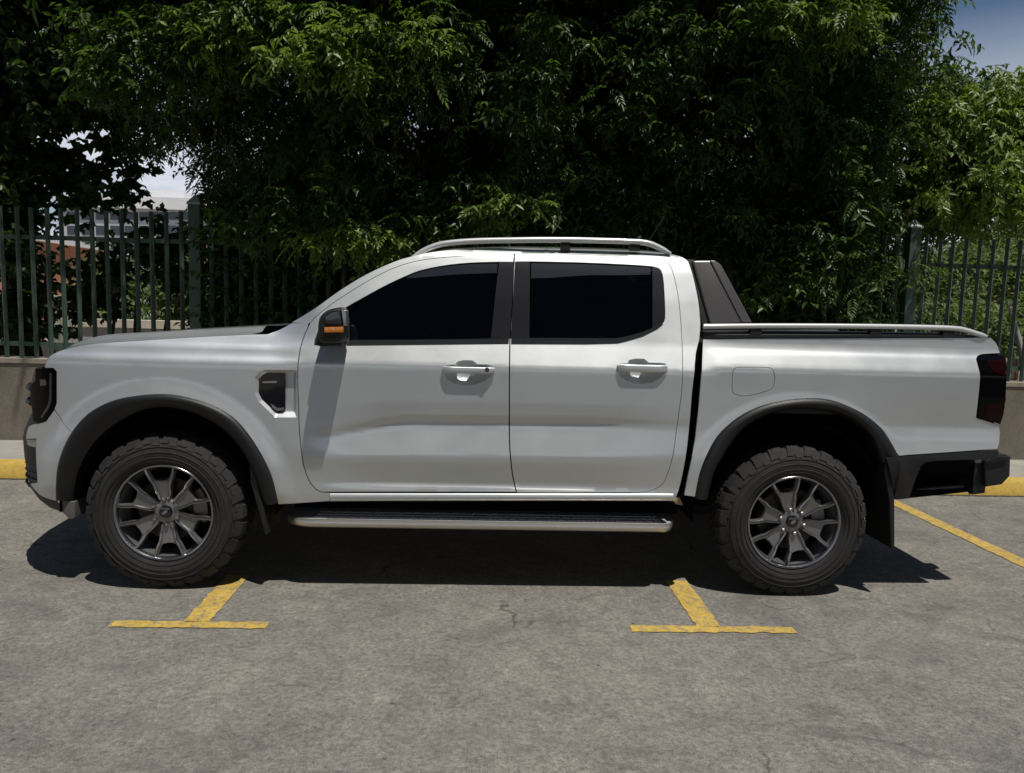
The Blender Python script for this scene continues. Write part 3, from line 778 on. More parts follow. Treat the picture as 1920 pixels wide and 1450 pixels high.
# liners
for X in (-RW, RW):
    bm = bmesh.new(); rows = []
    for k in range(33):
        a = R(-2+184*k/32); r = .545 if X < 0 else .53; c, s = math.cos(a)*r, math.sin(a)*r
        rows.append([bm.verts.new(v) for v in ((X+c, .06, RT+s*1.02), (X+c*.99, .44, RT+s), (X, .44, RT))])
    for A, B in zip(rows, rows[1:]):
        bm.faces.new((A[0], B[0], B[1], A[1])); bm.faces.new((A[1], B[1], A[2]))
    bmesh.ops.remove_doubles(bm, verts=bm.verts[:], dist=1e-5); both('wheel_liner', bm, BLACKV, truck, 60)
# mud flaps
slabx('mud_flap', [(468,870),(480,900),(493,948),(504,1001),(497,1002),(484,955),(470,905)], .0, .24, BLACKP, True, .003)
rf = [(1664,860),(1672,890),(1677,936),(1677.5,1027),(1671,1029),(1668,940),(1658,880)]
slabx('mud_flap', rf, .0, .27, BLACKP, True, .003)
c = at(134, 955, .1); slabx('air_dam', [(116,939),(140,941),(140,972),(131,975),(118,962)], .05, .2, mat('grey_plastic', (.10,.10,.10), .7), True, .004)

# ---- side step
xs = np.linspace(at(536,975,.08)[0], at(1266,975,.08)[0], 60)
zt = at(900, 979.5, .02)[2]; zb = at(900, 993, .02)[2]; bm = bmesh.new(); rows = []
bmT = bmesh.new(); rT = []
for x in xs:
    e = min(1, (x-xs[0])/.15); e2 = min(1, (xs[-1]-x)/.07); k = math.sin(e*math.pi/2)**.6*math.sin(e2*math.pi/2)**.6
    yn = .02+.10*(1-k)
    rows.append([bm.verts.new(v) for v in ((x, .26, zt-.002), (x, yn+.02, zt), (x, yn+.008, zt-.002), (x, yn+.012, zb-.004), (x, .26, zb-.004))])
    rT.append([bmT.verts.new(v) for v in ((x, yn+.014, zt+.0015), (x, yn+.002, zt-.0005), (x, yn-.004, zt-.012), (x, yn-.004, zb+.010), (x, yn+.004, zb+.001), (x, yn+.014, zb-.0052))])
for rr, b_ in ((rows, bm), (rT, bmT)):
    for A, B in zip(rr, rr[1:]):
        for k in range(len(A)-1): b_.faces.new((A[k], B[k], B[k+1], A[k+1]))
    b_.faces.new(rr[0]); b_.faces.new(rr[-1])
step = both('side_step', bm, mat('step_board', (.36,.36,.37), .45), truck, 40)
both('step_trim', bmT, STEPM, step, 50)
bm = bmesh.new()
for i in range(70):                                   # raised anti slip ribs of the tread
    x = xs[0]+.16+i*(xs[-1]-xs[0]-.24)/70
    for j in range(3):
        y = .065+j*.05; M = Matrix.Translation((x+.006*j, y, zt+.001)) @ Matrix.Rotation(R(28 if (i+j) % 2 else -28), 4, 'Z')
        box_bm(bm, (-.011,-.0045,0), (.011,.0045,.004), M)
st = finish(bm, 'tread_rib', mat('tread_rubber', (.55,.55,.56), .4), step); st['kind'] = 'stuff'
for px in (620, 900, 1180):
    c = at(px, 955, .2); bm = bmesh.new(); tube_bm(bm, [(c[0], .30, zb+.02), (c[0], .40, .46)], .02, 8); both('step_bracket', bm, BLACKV, step, 60)
c = at(1275, 948, .1); slabx('jack_bracket', [(1263,940),(1274,932),(1281,948),(1268,946)], .06, .1, mat('rusty_bracket', (.30,.21,.13), .7), False, .002)

# ---- rear bumper
P = [(1660,857.5),(1685.5,856.8),(1780,850),(1871,843.5),(1872,852),(1868,861),(1760,864),(1735,867),(1726,874),(1714,905),(1704,934.5),(1678,937),(1676,930),(1668,885)]
rb = panel('rear_bumper', trace(P), FLAREP, truck, gap=.001, step=.016, off=-.004)
slabx('bumper_end', [(1846,864),(1862,852),(1886,852),(1897,858),(1895,862),(1894,893),(1879,909),(1848,913.5)], .10, YC, BLACKP, True, .008, rb)
slabx('bumper_step', [(1848,866),(1866,855),(1893,857),(1890,862),(1862,868)], .085, .30, FLAREP, True, .003, rb)
slabx('tow_bracket', [(1829,862),(1853,862),(1851,890),(1847,925),(1823,928),(1826,892)], .13, .17, BLACKP, True, .004, rb)
slabx('bracket_plate', [(1828.5,863.5),(1846,863.5),(1845,868.5),(1828,868.5)], .12, .135, mat('plate_metal', (.16,.165,.17), .4, .6), False, .001, rb)
c0, c1 = at(1716, 920, .2), at(1806, 912, .2); bm = bmesh.new()
tube_bm(bm, [c0, (c0+c1)/2+np.array([0,0,.002]), c1], .017, 12); both('exhaust_pipe', bm, mat('worn_pipe', (.12,.12,.125), .5, .8), truck, 60)
slabx('bumper_valance', [(1702,934.5),(1714,908),(1712,922),(1806,918),(1822,914),(1822,922),(1760,929)], .16, .3, BLACKV, True, .003, rb)

slabx('hollow_filler', [(1704,934),(1716,900),(1728,868),(1868,862),(1850,905),(1835,914),(1800,917),(1760,928)], .30, .36, BLACKV, True, .002, rb)  # black slab added to fill the dark hollow between the bumper parts

# ---- underbody and inner core that close the body
def core(a, b): box('inner_body', a, b, BLACKV, truck)
core((-1.06, .10, .50), (1.06, 2*YC-.10, 1.24)); core((-2.2, .20, 1.0), (-1.06, 2*YC-.20, 1.20)); core((-2.25, .45, .50), (-1.06, 2*YC-.45, 1.0))
core((-1.04, .275, .37), (1.08, .30, .52)); core((-2.18, .08, .42), (-2.13, .5, .95)); core((-2.30, .16, .475), (-2.19, 2*YC-.16, 1.12)); core((1.16, .45, .50), (2.2, 2*YC-.45, .80)); core((1.06, .09, .52), (1.18, 2*YC-.09, 1.33)); core((2.2, .14, .66), (2.70, 2*YC-.14, .84))
for y in (.50, 2*YC-.62): box('chassis_rail', (-2.0, y, .36), (1.95, y+.12, .50), BLACKV, truck)
for X in (-RW, RW):
    bm = bmesh.new(); tube_bm(bm, [(X, .2, RT), (X, 2*YC-.2, RT)], .05, 12); finish(bm, 'axle', BLACKV, truck, 60)
bm = bmesh.new(); lathe_bm(bm, [(0,-.14),(.10,-.12),(.15,0),(.10,.12),(0,.14)], 20); bmesh.ops.transform(bm, matrix=Matrix.Translation((RW, YC, RT)), verts=bm.verts[:])
finish(bm, 'differential', BLACKV, truck, 60)

# ---- mirror
P = np.array([(x, z) for x, z in [[at(px, py, -.10)[k] for k in (0, 2)] for px, py in
     spline([(601,626),(602,606),(606,592),(619,581),(638,576),(647,579),(650,596),(651,620),(650,636),(640,643),(612,643.5),(603,637),(601,626)], 3)[:-1]]])
bm = bmesh.new(); c = P.mean(0); rows = []
for y, s in ((-.200,.62),(-.197,.80),(-.185,.91),(-.16,.965),(-.11,.99),(-.04,.97),(.01,.86),(.035,.6)):
    Q = c+(P-c)*s; rows.append([bm.verts.new((q[0], y, q[1])) for q in Q])
for A, B in zip(rows, rows[1:]):
    for i in range(len(A)): bm.faces.new((A[i], A[(i+1) % len(A)], B[(i+1) % len(A)], B[i]))
bm.faces.new(rows[0]); bm.faces.new(rows[-1][::-1])
mir = both('door_mirror', bm, BLACKP, truck, 50)
slabx('mirror_cap', [(609,613),(609,592),(620,584),(637,581),(640,613)], -.207, -.19, GLOSSB, True, .006, mir)
slabx('indicator', [(608,614),(643.5,613),(643,623.5),(608,624)], -.211, -.18, AMBER, True, .002, mir)
q0, q1 = at(645, 585, -.12), at(645.5, 612, -.12)
slabx('mirror_rim', [(640,581),(648,582),(649,612),(643.5,611)], -.196, -.12, mat('mirror_edge_reflection', (.33,.33,.36), .25, .6), True, .003, mir)  # silver strip, the reflection on the mirror edge put into its colour
slabx('mirror_arm', [(590,647),(598,618),(612,632),(640,636),(640,649),(600,650)], -.09, .06, BLACKP, True, .006, mir)

# ---- roof rails and aerial
q = [(772,484),(783,478),(795,470.5),(813,462.5),(838,456.5),(888,452.3),(960,450.7),(1028,450),(1110,451),(1191,453.7),(1217,457),(1235,464.5),(1247,471),(1257,476)]
pts = spline([at(px, py, .275) for px, py in q], 4); n = len(pts); bm = bmesh.new(); rows = []
for i, p in enumerate(pts):
    t = Vector(pts[min(i+1, n-1)])-Vector(pts[max(i-1, 0)]); t.normalize(); u = Vector((-t.z, 0, t.x)); s = min(1, .45+2.2*min(i, n-1-i)/n*3)
    rows.append([bm.verts.new(Vector(p)+u*(.0155*s*math.copysign(abs(math.sin(a))**.8, math.sin(a)))+Vector((0, .020*math.cos(a), 0))) for a in np.linspace(0, 2*math.pi, 13)[:-1]])
for A, B in zip(rows, rows[1:]):
    for k in range(12): bm.faces.new((A[k], A[(k+1) % 12], B[(k+1) % 12], B[k]))
bm.faces.new(rows[0]); bm.faces.new(rows[-1]); rr = both('roof_rail', bm, RAILM, truck, 60)
for px in (1060, 1190):
    c = at(px, 460, .28); bm = bmesh.new(); box_bm(bm, (c[0]-.025, .265, c[2]-.03), (c[0]+.025, .30, c[2]+.015)); both('rail_foot', bm, BLACKP, rr)
a, b = at(1215, 455, YC), at(1246, 405, YC); bm = bmesh.new(); tube_bm(bm, [(a[0], YC, a[2]-.12), a, b], [.006,.004,.0025], 6); finish(bm, 'aerial', BLACKP, truck, 60)

# ---- wheels
def wheel_parts():
    out = {}
    n = 96
    bm = bmesh.new()
    prof_t = [(.244,.040),(.249,.016),(.262,.006),(.285,-.002),(.312,-.006),(.336,-.002),(.352,.006),(.370,.016),(.389,.034),(.3965,.053),(.398,.10),(.398,.17),(.396,.215),(.375,.245),(.32,.268),(.25,.255),(.244,.22)]
    lathe_bm(bm, prof_t, n)
    # moulded ring and tread blocks
    for rr in (.272, .292, .318): lathe_bm(bm, [(rr-.002, .004-.4*(rr-.262) if rr < .3 else -.004), (rr, (.004-.4*(rr-.262) if rr < .3 else -.006)-.0022), (rr+.003, .004-.4*(rr-.262) if rr < .3 else -.004)], n)
    lathe_bm(bm, [(.341,.001),(.343,-.004),(.347,-.003),(.349,.004)], n)
    nb = 52
    for i in range(nb):
        a0 = 2*math.pi*i/nb; long = i % 2
        for (r0, y0), (r1, y1), (r2, y2), w, sh in ((( (.350 if long else .360), (.003 if long else .009)), (.391,.034), (.4065,.062), .88, 0.),):
            prof_b = [(r0, y0+.004), (r0+.003, y0-.003), (r1-.010, y1-.016), (r1+.004, y1-.008), (r2-.001, y2-.014), (r2, y2+.012), (r2-.012, y2+.014)]
            cols = []
            for s in (-1, 1):
                a = a0+s*math.pi/nb*w*(1 if i % 3 else .9)
                cols.append([bm.verts.new((r*math.cos(a+.03*(r-.36)/.04*(1 if long else -1)), y, r*math.sin(a+.03*(r-.36)/.04*(1 if long else -1)))) for r, y in prof_b])
            for k in range(len(prof_b)-1): bm.faces.new((cols[0][k], cols[1][k], cols[1][k+1], cols[0][k+1]))
            bm.faces.new(cols[0][::-1]); bm.faces.new(cols[1])
        for j, (ya, yb) in enumerate(((.086,.118),(.126,.156),(.164,.196),(.204,.236))):
            a0j = a0+(j % 2)*math.pi/nb
            for s2 in (-.5, .5):
                a = a0j+s2*math.pi/nb; da = math.pi/nb*.38; rt = .4055 if j < 3 else .399
                vs = []
                for r in (.388, rt):
                    for y, sk in ((ya, -.02), (yb, .02)):
                        for q in (-1, 1): vs.append(bm.verts.new((r*math.cos(a+q*da+sk*s2*2), y, r*math.sin(a+q*da+sk*s2*2))))
                for f in ((0,1,3,2),(4,6,7,5),(0,4,5,1),(2,3,7,6),(0,2,6,4),(1,5,7,3)): bm.faces.new([vs[k] for k in f])
    bmesh.ops.recalc_face_normals(bm, faces=bm.faces[:])
    out['tyre'] = bm
    bm = bmesh.new()
    lathe_bm(bm, [(.2333,.031),(.2305,.042),(.222,.085),(.216,.20)], n)
    out['rim_barrel'] = bm
    # spokes: six plates that fork into a Y
    bm = bmesh.new()
    sp = [(.027,.055),(.033,.080),(.040,.115),(.046,.148),(.061,.174),(.076,.210),(.081,.2310),(.061,.238),(.058,.218),(.045,.188),(.033,.167),(0,.163)]
    P = sp+[(-x, z) for x, z in sp[-2::-1]]
    dish = lambda r: .044-.020*sst(.07,.22,r)
    for i in range(6):
        a = R(90+60*i); ca, sa = math.cos(a), math.sin(a)
        w = lambda t, r, y: bm.verts.new((r*ca-t*sa, y, r*sa+t*ca))
        Q = np.array(P); A_ = [w(t, r, float(dish(r))) for t, r in Q]; B_ = [w(t*1.0, r, float(dish(r))+.026) for t, r in Q]
        m = len(P); bm.faces.new(A_)
        for k in range(m): bm.faces.new((A_[k], B_[k], B_[(k+1) % m], A_[(k+1) % m]))
    bmesh.ops.recalc_face_normals(bm, faces=bm.faces[:])
    bmesh.ops.bevel(bm, geom=[e for e in bm.edges if e.is_manifold and e.calc_face_angle(0) > .6 and min(v.co.y for v in e.verts) < .06], offset=.004, segments=2, affect='EDGES')
    bmesh.ops.triangulate(bm, faces=[f for f in bm.faces if len(f.verts) > 4])
    # raised edges along both flanks of every spoke
    be = bmesh.new()
    for i in range(6):
        a = R(90+60*i); ca, sa = math.cos(a), math.sin(a)
        for s in (-1, 1):
            ln = [(.022,.066),(.028,.085),(.035,.117),(.040,.149),(.0545,.177),(.067,.212),(.071,.233)]
            pts = [(r*ca-s*t*sa, float(dish(r))-.004, r*sa+s*t*ca) for t, r in spline(ln, 3)]
            tube_bm(be, pts, .0072, 8)
    lathe_bm(bm, [(.034,.038),(.050,.0405),(.060,.045),(.066,.055),(.067,.08)], 48)
    lathe_bm(be, [(.2365,.040),(.2435,.026),(.2500,.016),(.2515,.010),(.2485,.007),(.2405,.010),(.2365,.016),(.2335,.030)], n)
    out['rim'] = bm; out['spoke_edge'] = be
    bm = bmesh.new(); lathe_bm(bm, [(0,.024),(.020,.0245),(.030,.028),(.034,.036)], 32); out['centre_cap'] = bm
    bm = bmesh.new(); vs = [bm.verts.new((.016*math.cos(t), .0235, .008*math.sin(t))) for t in np.linspace(0, 2*math.pi, 25)[:-1]]
    ws = [bm.verts.new((.016*math.cos(t), .026, .008*math.sin(t))) for t in np.linspace(0, 2*math.pi, 25)[:-1]]
    bm.faces.new(vs)
    for k in range(24): bm.faces.new((vs[k], ws[k], ws[(k+1) % 24], vs[(k+1) % 24]))
    out['emblem'] = bm
    bm = bmesh.new(); lathe_bm(bm, [(0,.014),(.007,.014),(.0105,.018),(.0115,.046)], 6); out['lug_nut'] = bm
    bm = bmesh.new(); lathe_bm(bm, [(.06,.10),(.165,.10),(.168,.104),(.168,.125),(.06,.125)], 48); lathe_bm(bm, [(0,.075),(.07,.078),(.075,.10)], 32); out['brake_disc'] = bm
    return out
WM = {}
MM = dict(tyre=RUBBER, rim_barrel=ALLOYB, rim=ALLOYD, spoke_edge=ALLOY, centre_cap=GLOSSB, emblem=mat('emblem_metal', (.30,.31,.34), .25, .8), lug_nut=CHROME, brake_disc=mat('brake_dark_steel', (.06,.055,.05), .5, .8))
for k, b_ in wheel_parts().items():
    me = bpy.data.meshes.new(k); bmesh.ops.recalc_face_normals(b_, faces=b_.faces[:]); b_.to_mesh(me); b_.free()
    me.polygons.foreach_set('use_smooth', [True]*len(me.polygons)); me.set_sharp_from_angle(angle=R(30)); me.materials.append(MM[k]); WM[k] = me
bm = bmesh.new(); lathe_bm(bm, [(.0,.20),(.05,.195),(.20,.20),(.218,.13),(.2195,.205),(.0,.21)], 48)
me = bpy.data.meshes.new('wheel'); bmesh.ops.recalc_face_normals(bm, faces=bm.faces[:]); bm.to_mesh(me); bm.free(); me.materials.append(BLACKV); WM['wheel'] = me
for X, far, rot in ((-RW, 0, 5), (RW, 0, 14), (-RW, 1, 20), (RW, 1, 40)):
    M = Matrix.Translation((X, 2*YC if far else 0, RT)) @ Matrix.Rotation(R(180 if far else 0), 4, 'Z') @ Matrix.Rotation(R(-rot), 4, 'Y')
    w = bpy.data.objects.new('wheel', WM['wheel']); COL.objects.link(w); w.parent = truck; w.matrix_parent_inverse = Matrix.Translation(-truck.location); w.matrix_basis = M
    for k in ('tyre', 'rim_barrel', 'rim', 'spoke_edge', 'centre_cap', 'emblem', 'brake_disc')+('lug_nut',)*6:
        o = bpy.data.objects.new(k, WM[k]); COL.objects.link(o); o.parent = w
        if k == 'lug_nut':
            i_ = wheel_n = getattr(wheel_parts, 'n', 0); wheel_parts.n = i_+1; a = R(90+60*(i_ % 6)); o.location = (.066*math.cos(a), .012, .066*math.sin(a))
        if k == 'emblem': o.rotation_euler = (0, R(-30), 0)
    bm = bmesh.new(); vs = []
    for a in np.linspace(R(-28), R(28), 9):
        vs.append([(r*math.cos(a), y, r*math.sin(a)) for r, y in ((.125,.082),(.195,.082),(.205,.15),(.125,.15))])
    R_ = [[bm.verts.new(p) for p in q] for q in vs]
    for A, B in zip(R_, R_[1:]):
        for k in range(4): bm.faces.new((A[k], A[(k+1) % 4], B[(k+1) % 4], B[k]))
    bm.faces.new(R_[0]); bm.faces.new(R_[-1]); bmesh.ops.recalc_face_normals(bm, faces=bm.faces[:])
    me = bpy.data.meshes.new('brake_caliper'); bm.to_mesh(me); bm.free(); me.materials.append(mat('caliper_grey', (.20,.18,.16), .5, .5))
    o = bpy.data.objects.new('brake_caliper', me); COL.objects.link(o); o.parent = w; o.rotation_euler = (0, R(rot-8), 0)

# ------------------------------------------------------------------ trees
def leaf_template(kind):
    """local leaf cluster: x along the stalk, z up; returns verts (n,3) and faces"""
    V, F = [], []
    def blade(p, d, up, ln, wd, fold=.25, curl=.12):
        p = np.asarray(p, float); d = np.asarray(d, float)/np.linalg.norm(d); s = np.cross(d, up); s /= np.linalg.norm(s); u = np.cross(s, d)
        b = len(V)
        V.extend([p, p+d*ln*.42+s*wd*.5+u*wd*fold, p+d*ln-u*ln*curl, p+d*ln*.42-s*wd*.5+u*wd*fold])
        F.extend([(b, b+1, b+2), (b, b+2, b+3)])
    if kind == 'pinnate':
        n = 6; ln = .27
        for i in range(n):
            x = .05+ln*(i+.4)/n; z = -.9*x*x
            for s in (-1, 1):
                a = R(52-18*i/n); blade((x, 0, z), (math.cos(a), s*math.sin(a), -.28), (0, 0, 1), .098-.004*i, .027)
        blade((ln+.05, 0, -.9*(ln+.05)**2), (1, 0, -.5), (0, 0, 1), .10, .028)
    elif kind == 'broad':
        for i in range(5):
            a = 2.4*i; blade((.02*i, 0, 0), (math.cos(a)*.9+.4, math.sin(a), -.25-.1*i), (0, 0, 1), .115, .088, .12, .15)
    else:                                        # simple leaves in a spray
        for i in range(8):
            a = 2.4*i; blade((.035*i, 0, 0), (math.cos(a)*.7+.7, math.sin(a), -.15-.05*i), (0, 0, 1), .085, .034)
    return np.array(V), np.array(F)

def rot_from(d, rollv):
    d = d/np.linalg.norm(d, axis=1)[:,None]; up = np.array([0,0,1.])+rollv; s = np.cross(up, d); s /= np.linalg.norm(s, axis=1)[:,None]+1e-9
    u = np.cross(d, s); return np.stack([d, s, u], 2)

def leaves(name, kind, P, D, scale, m, parent):
    T, F = leaf_template(kind); n = len(P)
    M = rot_from(D, rng.normal(0, .35, (n, 3)))
    V = np.einsum('nij,kj->nki', M, T)*scale[:,None,None]+P[:,None]
    V = V.reshape(-1, 3); FF = (F[None]+(np.arange(n)*len(T))[:,None,None]).reshape(-1, 3)
    me = bpy.data.meshes.new(name); me.vertices.add(len(V)); me.vertices.foreach_set('co', V.ravel())
    me.loops.add(FF.size); me.loops.foreach_set('vertex_index', FF.ravel().astype(np.int32))
    me.polygons.add(len(FF)); me.polygons.foreach_set('loop_start', np.arange(0, FF.size, 3).astype(np.int32))
    me.update(calc_edges=True); me.validate()
    o = link(name, me, m, parent); o['kind'] = 'stuff'; return o

def twigs(P, n_per, spread, out=(0, -.35, -.25), down=.35):
    """n_per leaf stalks radiating from every twig tip"""
    n = len(P); Q = np.repeat(P, n_per, 0); N_ = len(Q)
    D = rng.normal(0, 1, (N_, 3)); D /= np.linalg.norm(D, axis=1)[:,None]
    D[:,2] = D[:,2]*.55-down; D += np.array(out)
    return Q+rng.normal(0, spread, (N_, 3)), D

def pxpoly(P, Y): return np.array([at(a, b, Y)[[0, 2]] for a, b in P])

def clumped(poly, n_cl, per, sig, ylo, yhi, gaps=(), Yref=4.4):
    """twig tips gathered in clumps inside a crown outline drawn in x,z at depth Yref"""
    lo, hi = poly.min(0), poly.max(0); C_ = []
    while len(C_) < n_cl:
        q = lo+(hi-lo)*rng.random((400, 2)); q = q[inpoly(poly, q)]; C_ += list(q)
    C_ = np.array(C_[:n_cl]); y = ylo+(yhi-ylo)*rng.random(n_cl)
    C3 = np.stack([C_[:,0], y, C_[:,1]], 1)
    P = np.repeat(C3, per, 0)+rng.normal(0, 1, (n_cl*per, 3))*np.array([sig, sig*.8, sig*.75])
    return crop(P, poly, gaps, Yref)

def crop(P, poly, gaps, Yref, pad=.12):
    k = (P[:,1]-CAM[1])/(Yref-CAM[1]); q = np.stack([CAM[0]+(P[:,0]-CAM[0])/k, CAM[2]+(P[:,2]-CAM[2])/k], 1)
    q += rng.normal(0, pad, q.shape); ok = inpoly(poly, q) if poly is not None else np.ones(len(P), bool)
    for (gx, gz, ax, az) in gaps: ok &= ((q[:,0]-gx)/ax)**2+((q[:,1]-gz)/az)**2 > 1
    return P[ok]

def trunk(base, top, r0, r1, limbs, parent, name='trunk'):
    bm = bmesh.new(); b, t = Vector(base), Vector(top); n = 9; pts = []
    for k in range(n+1):
        u = k/n; p = b.lerp(t, u); p.x += .10*math.sin(u*5+b.x); p.y += .08*math.sin(u*4+1); pts.append(p)
    tube_bm(bm, pts, [(r0+(r1-r0)*k/n)*(1.35 if k == 0 else 1) for k in range(n+1)], 12); finish(bm, name, BARK, parent, 60)
    for (u, e, r) in limbs:
        s = b.lerp(t, u); e = Vector(e); bm = bmesh.new(); pts = []
        for k in range(8):
            q = k/7; p = s.lerp(e, q); p.z += .35*math.sin(q*math.pi)*(e-s).length*.18; p.x += .06*math.sin(6*q+e.x); pts.append(p)
        tube_bm(bm, pts, [r*(1-.75*k/7) for k in range(8)], 8); finish(bm, 'branch', BARK, parent, 60)

def gp(px, py, a, b, Y=4.4):
    c = at(px, py, Y); s = (Y-CAM[1])/FPX; return (c[0], c[2], a*s+.10, b*s+.10)

# --- the big drooping tree that fills the picture
big = empty('drooping_tree', (1.2, 5.4, 0)); tag(big, 'large dark tree with drooping feathery leaves hanging over the fence behind the truck', 'tree')
trunk((1.2, 5.4, 0), (.9, 5.1, 7.2), .30, .12, [(.28, (-1.9, 4.2, 3.4), .13), (.34, (3.6, 4.3, 3.6), .14), (.45, (-.6, 3.9, 4.3), .10), (.52, (2.3, 3.6, 4.6), .10),
      (.6, (-2.6, 4.0, 5.4), .10), (.62, (4.3, 4.7, 5.3), .11), (.7, (.4, 2.6, 6.4), .09), (.75, (2.2, 2.7, 6.6), .08)], big)
G1 = [gp(322,345,58,66), gp(288,142,18,22), gp(800,190,10,8), gp(335,170,10,14), gp(775,220,8,3), gp(1880,445,60,14), gp(1835,425,30,10)]
CR = pxpoly([(395,660),(405,560),(395,450),(392,372),(352,340),(300,288),(245,265),(185,205),(165,130),(190,40),(195,-260),(1770,-260),(1765,20),(1800,100),(1850,150),(1912,150),(1990,250),(1960,390),(1890,410),(1830,432),(1770,420),(1715,430),(1692,520),(1690,660)], 4.4)
A_ = clumped(CR, 470, 12, .22, 3.65, 5.6, G1)
B_ = clumped(CR, 170, 11, .30, 5.2, 6.6, G1)
P, D = twigs(np.concatenate([A_, B_]), 6, .07)
k = rng.random(len(P)) < .45
leaves('crown', 'pinnate', P[k], D[k], rng.uniform(.55, .95, k.sum()), LEAF, big); leaves('crown', 'simple', P[~k], D[~k], rng.uniform(.7, 1.1, (~k).sum()), LEAF, big)
BK = pxpoly([(470,620),(440,420),(520,260),(640,120),(640,-100),(1640,-100),(1690,150),(1660,620)], 6.6)
P, D = twigs(clumped(BK, 210, 11, .32, 6.2, 7.4, [gp(788,190,10,6,6.6)], 6.6), 4, .15); leaves('crown', 'simple', P, D, rng.uniform(1.4, 2.0, len(P)), LEAF, big)
# drooping sprays that reach out into the sun
def spray(pxs, Y0, n, sig, m, nm='branch_spray', per=5, sc=1.):
    C3 = np.array([at(px, py, Y0+rng.normal(0, .05)) for px, py in pxs]); P = np.repeat(C3, n, 0)+rng.normal(0, 1, (len(C3)*n, 3))*np.array([sig, sig*.7, sig*.6])
    P, D = twigs(P, per, .04, (0, -.8, -.15), .3); k = rng.random(len(P)) < .5
    leaves(nm, 'pinnate', P[k], D[k], rng.uniform(.5, .85, k.sum())*sc, m, big); leaves(nm, 'simple', P[~k], D[~k], rng.uniform(.7, 1.15, (~k).sum())*sc, m, big)
spray([(600,440),(640,425),(660,440),(690,420),(705,445),(730,455),(665,455),(625,450),(745,440)], 2.85, 3, .09, LEAFLIT)
spray([(935,340),(950,365),(925,380),(985,390),(905,395),(948,405),(970,375)], 2.85, 3, .06, LEAFLIT)
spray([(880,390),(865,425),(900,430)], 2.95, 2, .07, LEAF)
spray([(360,30),(420,20),(470,40),(520,25),(560,60),(600,20),(545,95),(630,70),(420,60),(500,80),(590,110),(640,40)], 2.35, 3, .11, LEAFLIT)
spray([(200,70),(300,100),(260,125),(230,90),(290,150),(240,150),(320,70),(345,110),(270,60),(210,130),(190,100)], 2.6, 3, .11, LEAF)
spray([(1480,35),(1520,15),(1560,40),(1600,25),(1500,45),(1460,10)], 2.35, 3, .08, LEAFLIT)
spray([(680,60),(700,30),(660,95),(720,85),(790,95),(640,130),(820,70),(670,150)], 2.5, 3, .11, LEAFLIT)
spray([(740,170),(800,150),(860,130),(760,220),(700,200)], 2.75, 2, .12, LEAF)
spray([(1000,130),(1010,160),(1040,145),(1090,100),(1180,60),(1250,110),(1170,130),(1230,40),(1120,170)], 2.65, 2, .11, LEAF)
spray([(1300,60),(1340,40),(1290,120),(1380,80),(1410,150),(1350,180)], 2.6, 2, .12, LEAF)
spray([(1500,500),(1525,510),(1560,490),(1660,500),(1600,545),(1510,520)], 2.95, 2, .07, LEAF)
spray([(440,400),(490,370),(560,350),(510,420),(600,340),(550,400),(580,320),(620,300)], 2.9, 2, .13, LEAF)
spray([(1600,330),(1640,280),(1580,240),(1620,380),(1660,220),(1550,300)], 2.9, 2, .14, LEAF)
def scatter(x0, x1, y0, y1, n, m):
    for _ in range(n):
        px, py = rng.uniform(x0, x1), rng.uniform(y0, y1); Y = 2.5+.45*min(1, py/320)
        SC.append((at(px, py, Y+rng.normal(0, .06)), m))
SC = []
scatter(170, 640, 0, 170, 30, 0); scatter(640, 1300, 0, 250, 34, 0); scatter(1300, 1720, 0, 330, 24, 0); scatter(420, 780, 290, 450, 14, 0); scatter(1380, 1690, 380, 560, 12, 0); scatter(800, 1380, 250, 420, 10, 0)
scatter(300, 640, 0, 110, 10, 1); scatter(640, 900, 30, 160, 8, 1); scatter(1420, 1620, 0, 80, 6, 1)
for mi, mm in ((0, LEAF), (1, LEAFLIT)):
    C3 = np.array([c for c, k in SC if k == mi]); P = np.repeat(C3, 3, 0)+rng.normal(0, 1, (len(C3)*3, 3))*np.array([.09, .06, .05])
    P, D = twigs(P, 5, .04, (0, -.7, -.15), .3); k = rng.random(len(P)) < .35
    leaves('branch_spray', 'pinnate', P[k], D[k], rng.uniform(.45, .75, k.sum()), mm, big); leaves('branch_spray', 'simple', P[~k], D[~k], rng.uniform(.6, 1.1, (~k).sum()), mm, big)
# sunlit right hand side
RC = pxpoly([(1700,210),(1760,150),(1850,130),(1990,190),(2050,330),(1960,400),(1880,395),(1800,420),(1720,400),(1690,320)], 4.0)
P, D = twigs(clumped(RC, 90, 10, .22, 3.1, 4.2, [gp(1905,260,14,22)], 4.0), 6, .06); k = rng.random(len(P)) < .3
leaves('crown', 'pinnate', P[k], D[k], rng.uniform(.5, .8, k.sum()), LEAFLIT, big); leaves('crown', 'simple', P[~k], D[~k], rng.uniform(.7, 1.15, (~k).sum()), LEAFLIT, big)
# upper crown above the picture, reaching forward over the pavement
n = 640; U = np.stack([rng.uniform(-5.8, 4.3, n), rng.uniform(1.0, 7.5, n), rng.uniform(4.7, 7.6, n)], 1)
U = U[(U[:,1] > 3.27-.31*(U[:,2]-2)+rng.normal(0, .12, len(U)))]
P = np.repeat(U, 5, 0)+rng.normal(0, .2, (len(U)*5, 3)); P = P[P[:,1] > 3.2-.31*(P[:,2]-2)]; P = P[(P[:,0] > -3.5) | (P[:,1] > 4.4-.31*(P[:,2]-2))]; P, D = twigs(P, 3, .1, (0, 0, 0)); leaves('crown', 'pinnate', P, D, rng.uniform(1.5, 2.1, len(P)), LEAF, big)

